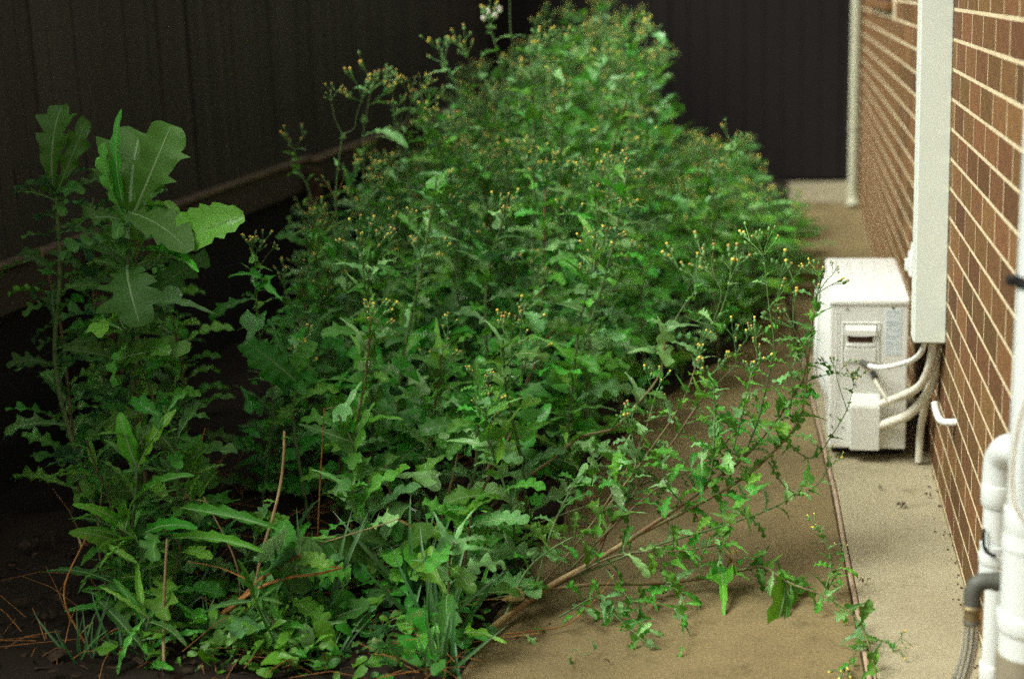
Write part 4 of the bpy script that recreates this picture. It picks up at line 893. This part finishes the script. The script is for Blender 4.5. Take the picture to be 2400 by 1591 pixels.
for i, (a, b, c) in enumerate((((-1.106, 3.695, 0.018), (-1.094, 3.750, 0.186), (-1.115, 3.800, 0.281)), ((-0.997, 3.800, 0.031), (-0.953, 3.850, 0.180), (-0.929, 3.900, 0.291)), ((-0.947, 3.850, 0.027), (-0.865, 3.900, 0.179), (-0.792, 4.000, 0.328)), ((-1.332, 4.000, 0.089), (-1.309, 4.000, 0.250), (-1.301, 4.050, 0.367)))):
    lab = ('dark red stem left of the toothed pale-green plant, reaching down into shade', 'dark red stem directly below the toothed pale-green plant', 'dark red stem slanting up to the right of the toothed pale-green plant', 'thin red stem below the bright broad leaf')[i]
    rr_ = hand_plant('red_stem', lab, (a[0], a[1], 0)); rr_['group'] = 'red stems in the shade of the thicket'
    limb(rr_, [(a[0], a[1], 0), a, b, c], 0.0055, 0.0035, m_redstem, 7, (0.11, 0.08), 61+i, ('broad', 'lobed'), tones='nnd')

# big lettuce-like plants, far left
r = hand_plant('prickly_lettuce', 'leftmost tall lettuce weed with a ragged upright leaf against the dark fence', (-2.02, 3.86, 0))
limb(r, [(-2.02, 3.86, 0), (-2.118, 3.860, 0.483), (-2.064, 3.840, 0.818), (-2.042, 3.820, 1.017), (-2.045, 3.820, 1.066)], 0.008, 0.004, m_stem, 24, (0.20, 0.13), 71, ('lobed', 'lobed'), tones='dd')
L_(r, (-2.047, 3.820, 1.054), (-2.012, 3.800, 1.300), 'lobed', 1.25, 'd', (0.1, -1, 0.15), 0)
L_(r, (-2.042, 3.820, 1.041), (-1.907, 3.780, 1.234), 'lobed', 0.75, 'd', (0.5, -1, 0.3), 1)
L_(r, (-2.054, 3.820, 1.066), (-2.089, 3.840, 1.231), 'lobed', 0.4, 'd', (-0.2, -1, 0.1), 2)
r = hand_plant('prickly_lettuce', 'large lettuce weed with the broadest lobed leaf standing up against the fence', (-1.82, 3.72, 0))
limb(r, [(-1.82, 3.72, 0), (-1.815, 3.720, 0.526), (-1.811, 3.740, 0.789), (-1.804, 3.760, 0.930), (-1.793, 3.760, 1.001)], 0.009, 0.005, m_stem, 26, (0.21, 0.15), 72, ('lobed', 'lobed'), tones='ddn')
L_(r, (-1.797, 3.740, 0.933), (-1.742, 3.760, 1.250), 'lobed', 1.9, 'd', (-0.1, -1, 0.15), 1)
L_(r, (-1.771, 3.740, 1.004), (-1.642, 3.740, 1.228), 'lobed', 1.5, 'd', (0.3, -1, 0.1), 2)
L_(r, (-1.792, 3.740, 0.980), (-1.869, 3.700, 1.181), 'lobed', 0.5, 'n', (-.3, -1, 0.3), 3)
L_(r, (-1.792, 3.740, 0.980), (-1.851, 3.780, 1.262), 'lance', 0.9, 'n', (-.3, -1, 0.3), 3)
L_(r, (-1.768, 3.720, 1.006), (-1.524, 3.550, 0.947), 'round', 0.6, 'd', (0, -0.3, 1), 3)
L_(r, (-1.611, 3.600, 0.933), (-1.431, 3.580, 1.042), 'round', 0.85, 'n', (-0.3, -1, 0.7), 4)
L_(r, (-1.744, 3.700, 0.904), (-1.506, 3.500, 0.978), 'lance', 0.8, 'n', (0, -0.3, 1), 4)
L_(r, (-1.791, 3.700, 0.928), (-1.883, 3.550, 0.987), 'lobed', 0.7, 'd', (0, -.5, 1), 5)
L_(r, (-1.784, 3.700, 0.869), (-1.673, 3.450, 0.826), 'lobed', 1.6, 'd', (0, -.6, 1), 0)
L_(r, (-1.771, 3.700, 0.750), (-1.576, 3.650, 0.890), 'broad', 0.7, 'd', (0.2, -1, 0.6), 1)
L_(r, (-1.804, 3.700, 0.797), (-1.915, 3.600, 0.817), 'lobed', 0.6, 'd', (0, -.8, 1), 6)
L_(r, (-1.791, 3.700, 0.798), (-1.783, 3.600, 0.606), 'lobed', 0.7, 'n', (0.3, -1, 0.2), 2)
L_(r, (-1.671, 3.650, 0.785), (-1.518, 3.600, 0.767), 'arrow', 0.9, 'p', (0, -.8, 1), 2)
L_(r, (-1.838, 3.600, 0.605), (-1.589, 3.500, 0.703), 'broad', 0.7, 'd', (0, -.8, 1), 2)
L_(r, (-1.763, 3.600, 0.618), (-1.865, 3.500, 0.700), 'broad', 0.7, 'd', (0, -.8, 1), 4)

# flowering stem in the gap
r = hand_plant('flowering_weed', 'short flowering weed with bright folded leaves in the dark gap left of centre', (-1.62, 4.12, 0))
pth = limb(r, [(-1.62, 4.12, 0), (-1.555, 4.120, 0.369), (-1.582, 4.120, 0.556), (-1.584, 4.120, 0.701), (-1.578, 4.120, 0.818)], 0.006, 0.0022, m_stem, 18, (0.12, 0.055), 81, ('lobed', 'arrow'), tones='nnpn', cluster=1.0)
put_cluster(r, (-1.568, 4.120, 0.830), (0.4, 0, 1), 0.8)
limb(r, [(-1.579, 4.120, 0.766), (-1.542, 4.120, 0.818), (-1.521, 4.120, 0.837)], 0.0012, 0.0008, m_stem, cluster=0.35, k=2, name='side_branch')
L_(r, (-1.557, 4.100, 0.750), (-1.612, 4.000, 0.789), 'arrow', 1.2, 'n', (0, -.7, 1), 0)
L_(r, (-1.560, 4.100, 0.744), (-1.483, 4.000, 0.726), 'arrow', 1.1, 'n', (0, -.7, 1), 1)
L_(r, (-1.582, 4.100, 0.640), (-1.586, 4.000, 0.533), 'arrow', 1.1, 'p', (0, -1, .3), 2)
L_(r, (-1.578, 4.100, 0.692), (-1.686, 4.000, 0.686), 'lobed', 0.8, 'n', (0, -.7, 1), 2)
r = hand_plant('broad_leaf_weed', 'weed with one very broad bright green lobed leaf beside the dark gap', (-1.42, 4.0, 0))
limb(r, [(-1.42, 4.0, 0), (-1.450, 4.000, 0.313), (-1.442, 4.000, 0.418), (-1.438, 4.000, 0.483)], 0.006, 0.004, m_stem, 8, (0.14, 0.10), 82, ('broad', 'lobed'), tones='nn')
L_(r, (-1.427, 4.000, 0.457), (-1.542, 3.950, 0.609), 'broad', 1.1, 'n', (0, -1, 0.6), 1)
L_(r, (-1.440, 4.000, 0.457), (-1.492, 4.000, 0.643), 'arrow', 0.9, 'n', (0, -1, 0.3), 1)
L_(r, (-1.453, 4.000, 0.457), (-1.398, 4.000, 0.586), 'broad', 1.0, 'n', (0, -1, 0.3), 3)

# thin flowering stalks over the rail
r = hand_plant('flower_stalk', 'thin flower stalk left of the others, standing in front of the fence rail', (-2.05, 5.0, 0))
limb(r, [(-1.62, 5.0, 0.2), (-1.644, 5.000, 0.442), (-1.661, 5.000, 0.676), (-1.695, 5.000, 0.892), (-1.736, 5.000, 0.983), (-1.740, 5.000, 1.041)], 0.005, 0.0018, m_stem, 14, (0.10, 0.05), 83, ('lobed', 'arrow'), tones='np', cluster=1.0)
limb(r, [(-1.672, 5.000, 0.754), (-1.753, 5.000, 0.846), (-1.774, 5.000, 0.785)], 0.002, 0.001, m_stem, 3, (0.08, 0.05), 84)
r = hand_plant('flower_stalk', 'tall bare flower stalk forking near the top with faded buds halfway down', (-1.5, 4.8, 0))
limb(r, [(-1.5, 4.8, 0.1), (-1.513, 4.800, 0.547), (-1.508, 4.800, 0.697), (-1.535, 4.800, 0.815), (-1.529, 4.800, 0.946), (-1.497, 4.800, 1.112)], 0.005, 0.0022, m_stem, 9, (0.09, 0.05), 85, ('lobed', 'arrow'), tones='np')
limb(r, [(-1.497, 4.800, 1.112), (-1.520, 4.800, 1.162), (-1.531, 4.800, 1.226)], 0.0016, 0.001, m_stem, 1, (0.03, 0.03), 86, cluster=0.6, k=3, name='side_branch')
limb(r, [(-1.497, 4.800, 1.112), (-1.455, 4.800, 1.130), (-1.444, 4.800, 1.175), (-1.420, 4.800, 1.231)], 0.0016, 0.001, m_stem, 0, cluster=1.2, k=3, name='side_branch')
for a in ((-1.568, 4.800, 0.954), (-1.502, 4.800, 0.968), (-1.553, 4.800, 0.932)): 
    limb(r, [(-1.533, 4.800, 0.888), a], 0.0011, 0.0008, m_drystem, cluster=0.35, k=2, name='side_branch')
r = hand_plant('flower_stalk', 'flower stalk with the densest bud cluster, its arched leaf crossing the rail', (-1.48, 5.1, 0))
limb(r, [(-1.45, 5.1, 0.1), (-1.559, 5.100, 0.484), (-1.554, 5.100, 0.706), (-1.522, 5.100, 0.923), (-1.517, 5.100, 1.061), (-1.491, 5.100, 1.181), (-1.479, 5.100, 1.233)], 0.005, 0.002, m_stem, 8, (0.10, 0.06), 87, ('lobed', 'arrow'), tones='np', cluster=1.4)
put_cluster(r, (-1.462, 5.100, 1.203), (0.3, 0, 1), 1.2); put_cluster(r, (-1.509, 5.100, 1.196), (-0.6, 0, 1), 1.2)
L_(r, (-1.508, 5.100, 1.076), (-1.341, 4.950, 1.110), 'lobed', 0.6, 'p', (0, -.6, 1), 3)
r = hand_plant('flower_stalk', 'spreading flower stalk beside the densest bud cluster, widest across the fence', (-1.2, 5.2, 0))
limb(r, [(-1.2, 5.2, 0.1), (-1.348, 5.200, 0.689), (-1.378, 5.200, 0.893), (-1.412, 5.200, 1.018), (-1.425, 5.200, 1.080)], 0.0055, 0.0022, m_stem, 12, (0.11, 0.07), 88, ('lobed', 'arrow'), tones='np')
for q, (a, s) in enumerate((((-1.425, 5.200, 1.225), .9), ((-1.374, 5.200, 1.224), .9), ((-1.322, 5.200, 1.223), .7), ((-1.413, 5.200, 1.156), .9), ((-1.356, 5.200, 1.186), .8))):
    limb(r, [(-1.425, 5.200, 1.080), ((-1.425, 5.200, 1.080)[0]*.4+a[0]*.6, 5.2, (-1.425, 5.200, 1.080)[2]*.6+a[2]*.4), a], 0.0016, 0.001, m_stem, 2, (0.04, 0.03), 880+q, cluster=s, k=3, name='side_branch')
r = hand_plant('flower_stalk', 'tallest thin stalk with white seed fluff, leaving the top edge left of the clump', (-1.05, 5.5, 0))
limb(r, [(-1.05, 5.5, 0.1), (-1.072, 5.500, 0.868), (-1.070, 5.500, 1.173), (-1.096, 5.500, 1.347), (-1.117, 5.500, 1.442)], 0.0055, 0.0022, m_stem, 12, (0.11, 0.06), 89, ('lobed', 'arrow'), tones='np', cluster=1.2)
limb(r, [(-1.065, 5.500, 1.062), (-1.038, 5.500, 1.299), (-1.043, 5.500, 1.470), (-1.033, 5.500, 1.624)], 0.003, 0.0022, m_stem, 3, (0.06, 0.05), 90)
limb(r, [(-1.096, 5.500, 1.347), (-1.120, 5.500, 1.442), (-1.113, 5.500, 1.550)], 0.002, 0.0015, m_stem, 3, (0.06, 0.05), 91, cluster=1.0)
fl = cluster_mesh(950, 3, 0.05, 0.0, 1.0, 1.0)
for p_ in ((-1.145, 5.500, 1.480), (-1.102, 5.500, 1.488)):
    m_ = Matrix.Translation(Vector(p_)-Vector(r.location)-Vector((0, 0, 0.03))); inst('seed_head', fl, r, m_)
r = hand_plant('flower_stalk', 'flower stalk with two bud sprays just left of the tall stalk', (-1.2, 5.4, 0))
limb(r, [(-1.2, 5.4, 0.1), (-1.216, 5.400, 0.882), (-1.198, 5.400, 1.105), (-1.234, 5.400, 1.231), (-1.279, 5.400, 1.310)], 0.005, 0.002, m_stem, 14, (0.11, 0.06), 92, tones='np', cluster=1.3)
limb(r, [(-1.198, 5.400, 1.105), (-1.169, 5.400, 1.230), (-1.189, 5.400, 1.339)], 0.002, 0.001, m_stem, 4, (0.06, 0.04), 93, cluster=1.2)

# toothed plant, centre foreground
r = hand_plant('toothed_weed', 'pale-green toothed-leaf weed, sharpest plant at the centre of the foreground', (-1.08, 3.9, 0))
limb(r, [(-1.02, 3.9, 0), (-0.895, 3.900, 0.203), (-0.873, 3.900, 0.343), (-0.862, 3.900, 0.456), (-0.862, 3.900, 0.518)], 0.006, 0.0025, m_stem, 8, (0.11, 0.07), 95, ('broad', 'arrow'), tones='np')
L_(r, (-0.880, 3.880, 0.374), (-1.012, 3.820, 0.392), 'broad', 1.05, 'n', (0, -.8, 1), 0)
L_(r, (-0.884, 3.880, 0.362), (-0.947, 3.800, 0.335), 'broad', 1.0, 'n', (0, -.8, 1), 1)
L_(r, (-0.875, 3.880, 0.387), (-0.898, 3.850, 0.469), 'broad', 1.0, 'n', (0, -1, .4), 2)
L_(r, (-0.865, 3.880, 0.393), (-0.781, 3.820, 0.364), 'broad', 1.05, 'n', (0, -1, .7), 3)
L_(r, (-0.864, 3.880, 0.399), (-0.781, 3.820, 0.425), 'broad', 0.7, 'n', (0, -1, .7), 4)
L_(r, (-0.861, 3.880, 0.437), (-0.849, 3.880, 0.536), 'broad', 0.9, 'n', (0, -1, .3), 2)
L_(r, (-0.863, 3.880, 0.492), (-0.860, 3.880, 0.572), 'lance', 1.3, 'n', (0, -1, .3), 2)
L_(r, (-0.864, 3.860, 0.293), (-0.743, 3.800, 0.318), 'broad', 0.75, 'p', (0, -.6, 1), 2)
L_(r, (-0.938, 3.860, 0.304), (-1.048, 3.800, 0.258), 'lobed', 0.9, 'n', (0, -.6, 1), 2)
L_(r, (-0.987, 3.800, 0.247), (-1.131, 3.750, 0.284), 'arrow', 0.7, 'p', (0, -.6, 1), 1)

# narrow-leaved plant lower left
r = hand_plant('narrow_leaf_weed', 'weed with long narrow curved leaves at the lower left of the thicket', (-1.72, 3.32, 0))
pth = limb(r, [(-1.72, 3.3, 0), (-1.672, 3.300, 0.036), (-1.659, 3.300, 0.188), (-1.638, 3.320, 0.355), (-1.624, 3.340, 0.507)], 0.006, 0.003, m_stem, 22, (0.15, 0.12), 96, ('lance', 'lance'), tones='n', elev=0.45)
for q, (a, b, w_) in enumerate((((-1.648, 3.320, 0.320), (-1.448, 3.200, 0.448), 1.0), ((-1.654, 3.300, 0.247), (-1.699, 3.200, 0.389), 1.3), ((-1.652, 3.300, 0.258), (-1.629, 3.200, 0.374), 1.2), ((-1.645, 3.300, 0.224), (-1.413, 3.150, 0.375), 0.9), ((-1.498, 3.200, 0.277), (-1.261, 3.100, 0.351), .7), ((-1.486, 3.250, 0.339), (-1.246, 3.100, 0.374), .7), ((-1.636, 3.330, 0.420), (-1.647, 3.300, 0.558), 2.6), ((-1.633, 3.330, 0.408), (-1.532, 3.280, 0.555), 1.8), ((-1.635, 3.330, 0.431), (-1.607, 3.300, 0.531), 2.0), ((-1.669, 3.300, 0.083), (-1.677, 3.200, 0.187), 1.3), ((-1.668, 3.300, 0.095), (-1.656, 3.200, 0.051), 1.3), ((-1.662, 3.300, 0.107), (-1.548, 3.200, 0.108), 1.2), ((-1.664, 3.300, 0.095), (-1.567, 3.200, 0.118), 1.0), ((-1.660, 3.300, 0.188), (-1.705, 3.200, 0.333), 2.2))):
    L_(r, a, b, 'lance', w_, 'n', (0, -0.7, 1), q)
r = hand_plant('narrow_leaf_weed', 'small narrow-leaved sprig half hidden above the narrow-leaved weed', (-1.62, 3.5, 0))
limb(r, [(-1.62, 3.5, 0), (-1.577, 3.500, 0.174), (-1.560, 3.500, 0.295), (-1.559, 3.500, 0.378)], 0.004, 0.002, m_stem, 8, (0.12, 0.08), 97, ('lance', 'lance'), tones='n')
L_(r, (-1.562, 3.500, 0.343), (-1.580, 3.450, 0.440), 'lance', 2.2, 'n', (0, -1, .5), 1); L_(r, (-1.556, 3.500, 0.343), (-1.509, 3.450, 0.436), 'lance', 2.2, 'n', (0, -1, .5), 2)

# round-leaved seedlings on the ground
RND = [('round-leaved weed whose four round leaves form a cross, low in the centre foreground', (-1.18, 3.55), [((-1.038, 3.500, 0.170), (-1.063, 3.450, 0.194), 'd'), ((-1.015, 3.500, 0.177), (-0.996, 3.500, 0.213), 'd'), ((-0.998, 3.500, 0.166), (-0.924, 3.450, 0.208), 'n'), ((-1.016, 3.500, 0.153), (-0.991, 3.420, 0.147), 'n'), ((-1.013, 3.480, 0.114), (-0.928, 3.400, 0.144), 'n'), ((-1.018, 3.450, 0.085), (-0.982, 3.400, 0.078), 'n'), ((-1.093, 3.500, 0.121), (-1.145, 3.450, 0.174), 'd')]),
       ('weed with large heart-shaped bright leaves near the bottom edge of the photo', (-1.02, 3.25), [((-0.926, 3.250, 0.082), (-0.908, 3.200, 0.066), 'n'), ((-0.876, 3.150, 0.024), (-0.951, 3.100, 0.038), 'n'), ((-0.865, 3.150, 0.030), (-0.821, 3.150, 0.076), 'n'), ((-0.902, 3.200, 0.083), (-0.874, 3.200, 0.106), 'n'), ((-0.854, 3.150, 0.042), (-0.827, 3.100, 0.036), 'd')]),
       ('weed with a single pale drooping round leaf left of the crossed round leaves', (-1.30, 3.5), [((-1.163, 3.480, 0.114), (-1.138, 3.420, 0.089), 'p'), ((-1.196, 3.500, 0.164), (-1.161, 3.460, 0.146), 'd'), ((-1.254, 3.400, 0.024), (-1.293, 3.350, 0.041), 'p'), ((-1.254, 3.332, 0.018), (-1.255, 3.254, 0.018), 'p')]),
       ('weed with yellowing round leaves at the root of the fallen branch', (-0.88, 3.42), [((-0.709, 3.450, 0.057), (-0.672, 3.400, 0.069), 'y'), ((-0.850, 3.400, 0.031), (-0.823, 3.329, 0.018), 'y'), ((-0.830, 3.450, 0.093), (-0.796, 3.400, 0.132), 'y'), ((-0.668, 3.500, 0.068), (-0.637, 3.450, 0.061), 'p')])]
for lab, (bx_, by_), lv in RND:
    r = hand_plant('round_leaf_weed', lab, (bx_, by_, 0))
    for q, (a, b, tone) in enumerate(lv):
        inst('leaf', LM['round', tone][q % 3], r, frame(Vector(a)-Vector(r.location), Vector(b)-Vector(a), (0, -0.8, 1), tuple([(Vector(b)-Vector(a)).length*1.35]*3)))
        limb(r, [(bx_, by_, 0), ((bx_+a[0])/2, (by_+a[1])/2, a[2]*0.7), a], 0.002, 0.0013, m_stem, k=3, name='leaf_stalk')
# scattered pale leaves of the trailing plant at the slab edge
r = hand_plant('creeping_weed', 'creeping weed with pale curled leaves over the black shadow beside the slab', (-0.80, 3.9, 0))
limb(r, [(-0.80, 3.9, 0.05), (-0.386, 3.860, 0.232), (-0.444, 3.850, 0.265), (-0.502, 3.850, 0.272), (-0.560, 3.840, 0.271)], 0.0025, 0.0015, m_stem, 6, (0.06, 0.045), 98, ('arrow', 'round'), tones='p')
for a, b in (((-0.555, 3.840, 0.252), (-0.614, 3.800, 0.239)), ((-0.525, 3.840, 0.253), (-0.538, 3.800, 0.250)), ((-0.456, 3.860, 0.316), (-0.434, 3.860, 0.366)), ((-0.480, 3.860, 0.279), (-0.413, 3.840, 0.299)), ((-0.356, 3.860, 0.276), (-0.327, 3.840, 0.320))):
    L_(r, a, b, 'arrow', 1.3, 'p', (0, -.8, 1), 1)

# grass tufts
def tuft(label, x, y, n, L, seed):
    r = empty('grass_tuft', (x, y, 0)); tag(r, label, 'grass'); rr = random.Random(seed)
    for _ in range(n):
        a = rr.uniform(0, 6.28); el = rr.uniform(0.7, 1.45)
        d = Vector((math.cos(a)*math.cos(el), math.sin(a)*math.cos(el), math.sin(el)))
        l_ = L*rr.uniform(0.6, 1.2)
        inst('blade', rr.choice(BL_), r, frame((rr.gauss(0, .02), rr.gauss(0, .02), 0), d, (-d.x*0.1, -1, 0.6), (l_, l_, l_)))
def blade_mesh(seed):
    bm = bmesh.new(); rr = random.Random(seed); rows = []; x = z = 0; ang = 0.0; dr = rr.uniform(0.3, 1.5)
    for i in range(11):
        t = i/10; w = 0.022*(1-t**2.2)+0.001
        rows.append([bm.verts.new((x, -w, z+w*0.5)), bm.verts.new((x, 0, z)), bm.verts.new((x, w, z+w*0.5))]); x += math.cos(ang)/10; z += math.sin(ang)/10; ang -= dr/10*(t*1.6)
    for p_, q_ in zip(rows, rows[1:]):
        for j in range(2): bm.faces.new((p_[j], q_[j], q_[j+1], p_[j+1]))
    return mesh_of(bm, 'blade', m_grass)
BL_ = [blade_mesh(600+k) for k in range(7)]
tuft('upright grass tuft left of the heart-shaped leaves near the bottom edge', -1.17, 3.28, 12, 0.30, 1)
tuft('grass tuft leaning against the woody root of the fallen branch', -0.86, 3.30, 16, 0.28, 2)
tuft('grass tuft at the bottom corner of the slab edge', -0.80, 3.08, 16, 0.20, 3)
tuft('thin grass tuft between the heart-shaped leaves and the slab', -0.95, 3.45, 12, 0.30, 4)
tuft('short grass tuft beside the foot of the orange dead branch', -1.38, 3.14, 16, 0.15, 6)
tuft('fine grass tuft just left of the heart-shaped leaves', -1.10, 3.12, 18, 0.14, 7)
tuft('dim grass tuft between the bare pinkish stem and the dark corner', -1.68, 3.06, 14, 0.16, 8)
tuft('fine grass tuft under the long curved narrow leaves', -1.55, 3.24, 16, 0.2, 9)
tuft('sparse grass tuft in the dark soil at the lower left', -1.62, 3.15, 10, 0.18, 5)

# narrow-leaved weeds and dry stalks of the lower left corner
NW = [(-1.60, 3.22, 0.36, 'short grassy weed right beside the straight pinkish bare stem'), (-1.52, 3.06, 0.18, 'grassy weed at the bottom edge below the orange dead branches'),
      (-1.30, 3.45, 0.22, 'narrow-leaved weed just right of the orange dead branches'), (-1.75, 3.50, 0.50, 'dim narrow-leaved weed behind the long curved leaves'),
      (-1.52, 3.42, 0.38, 'narrow-leaved weed between the curved leaves and the tall tan stem'), (-1.70, 3.30, 0.26, 'lowest dim grassy weed towards the dark left corner'),
      (-1.22, 3.15, 0.22, 'little grassy weed left of the heart-shaped leaves at the bottom edge')]
for q, (x, y, h, lab) in enumerate(NW):
    w_ = weed(x, y, h, 3000+q, 'grassy_weed', lab, None, nleaf=int(14+24*h), Ls=(0.19, 0.12), flowers=0, kinds=('lance', 'lance'), tones='nnd')
DS = [(-1.70, 3.12, 0.30, 'thin dry stalk left of the straight pinkish bare stem'), (-1.38, 3.30, 0.34, 'thin tan stalk rising in front of the orange dead branches'),
      (-1.56, 3.50, 0.46, 'leaning tan stalk behind the curved narrow leaves'), (-1.15, 3.40, 0.28, 'broken dry stalk between the round leaves and the grass'),
      (-1.28, 3.62, 0.50, 'tan stalk half hidden right of the tall curved tan stem'), (-1.78, 3.40, 0.34, 'dry stalk beside the dark left corner')]
for q, (x, y, h, lab) in enumerate(DS):
    rr = random.Random(3100+q); r = empty('dry_stalk', (x, y, 0)); tag(r, lab, 'dry stalk')
    limb(r, [(x, y, 0), (x+rr.gauss(0, .03), y, h*.5), (x+rr.gauss(0, .08), y+rr.gauss(0, .04), h)], 0.0032, 0.0016, m_paleStem if q % 2 else m_drystem, 2, (0.05, 0.04), 3200+q, ('lance', 'lance'), tones='y')
    limb(r, [(x, y, 0.01), (x+rr.gauss(0, .10), y-0.03, h*.28), (x+rr.gauss(0, .16), y-0.05, 0.03)], 0.0018, 0.0009, m_drystem)
# ground cover and leaf litter
m_shaded_litter = mat('shaded_litter', (0.050, 0.034, 0.022), 0.9, 0.15, nscale=60, namt=0.8, color2=(0.022, 0.016, 0.011))  # dead-leaf colour darkened: the bed's shade is put into the litter
def scatter(name, n, region, kinds, L, mats_, zfun, seed, extra=None):
    bm = bmesh.new(); rr = random.Random(seed)
    for _ in range(n):
        x, y = region(rr)
        if x > bed_edge(y)-0.01: continue
        a = rr.uniform(0, 6.28); el = rr.uniform(-0.2, 0.9); d = Vector((math.cos(a)*math.cos(el), math.sin(a)*math.cos(el), math.sin(el)))
        l_ = L*rr.uniform(0.35, 1.5)
        add_leaf(bm, rr.choice(kinds), rr, frame((x, y, zfun(rr)), d, (rr.gauss(0, .3), -0.4+rr.gauss(0, .3), 1), (l_, l_, l_)), n=7, mi=rr.randrange(len(mats_)), rib=None, cross=1)
    o = obj(name, bm, mats_, smooth=True); tag(o, kind='stuff'); return o
scatter('ground_cover', 380, lambda r_: (r_.gauss(-1.27, 0.14), r_.uniform(3.0, 3.35)), ('lobed', 'round', 'lobed'), 0.045, [m_leaf, m_leaf_deep], lambda r_: r_.uniform(0.02, 0.10), 1)
scatter('ground_cover', 380, lambda r_: (r_.uniform(-1.2, -0.72), r_.uniform(3.0, 3.9)), ('round', 'lobed'), 0.045, [m_leaf_deep, m_leaf], lambda r_: r_.uniform(0.02, 0.09), 2)
scatter('understorey', 900, lambda r_: (r_.uniform(-1.75, -0.5), r_.uniform(4.1, 6.2)), ('lobed', 'broad', 'arrow'), 0.10, [m_leaf_deep, m_leaf], lambda r_: r_.uniform(0.05, 0.45), 3)
scatter('leaf_litter', 1500, lambda r_: (r_.uniform(-2.2, -0.65), r_.uniform(2.9, 5.0)), ('lance', 'round', 'arrow'), 0.028, [m_shaded_litter], lambda r_: r_.uniform(0.015, 0.05), 4)
bm = bmesh.new(); rr = random.Random(9)
for _ in range(330):
    x, y = rr.uniform(-2.0, -0.75), rr.uniform(2.95, 4.6); a = rr.uniform(0, 6.28); L = rr.uniform(0.05, 0.22); e = rr.uniform(-0.1, 0.6)
    p = Vector((x, y, rr.uniform(0.02, 0.06))); d = Vector((math.cos(a), math.sin(a), e))*L
    tube(bm, [p, p+d*0.5+Vector((0, 0, rr.uniform(0, .02))), p+d], 0.0014, 0.0007, 4)
tag(obj('dry_twigs', bm, m_drystem, smooth=True), kind='stuff')
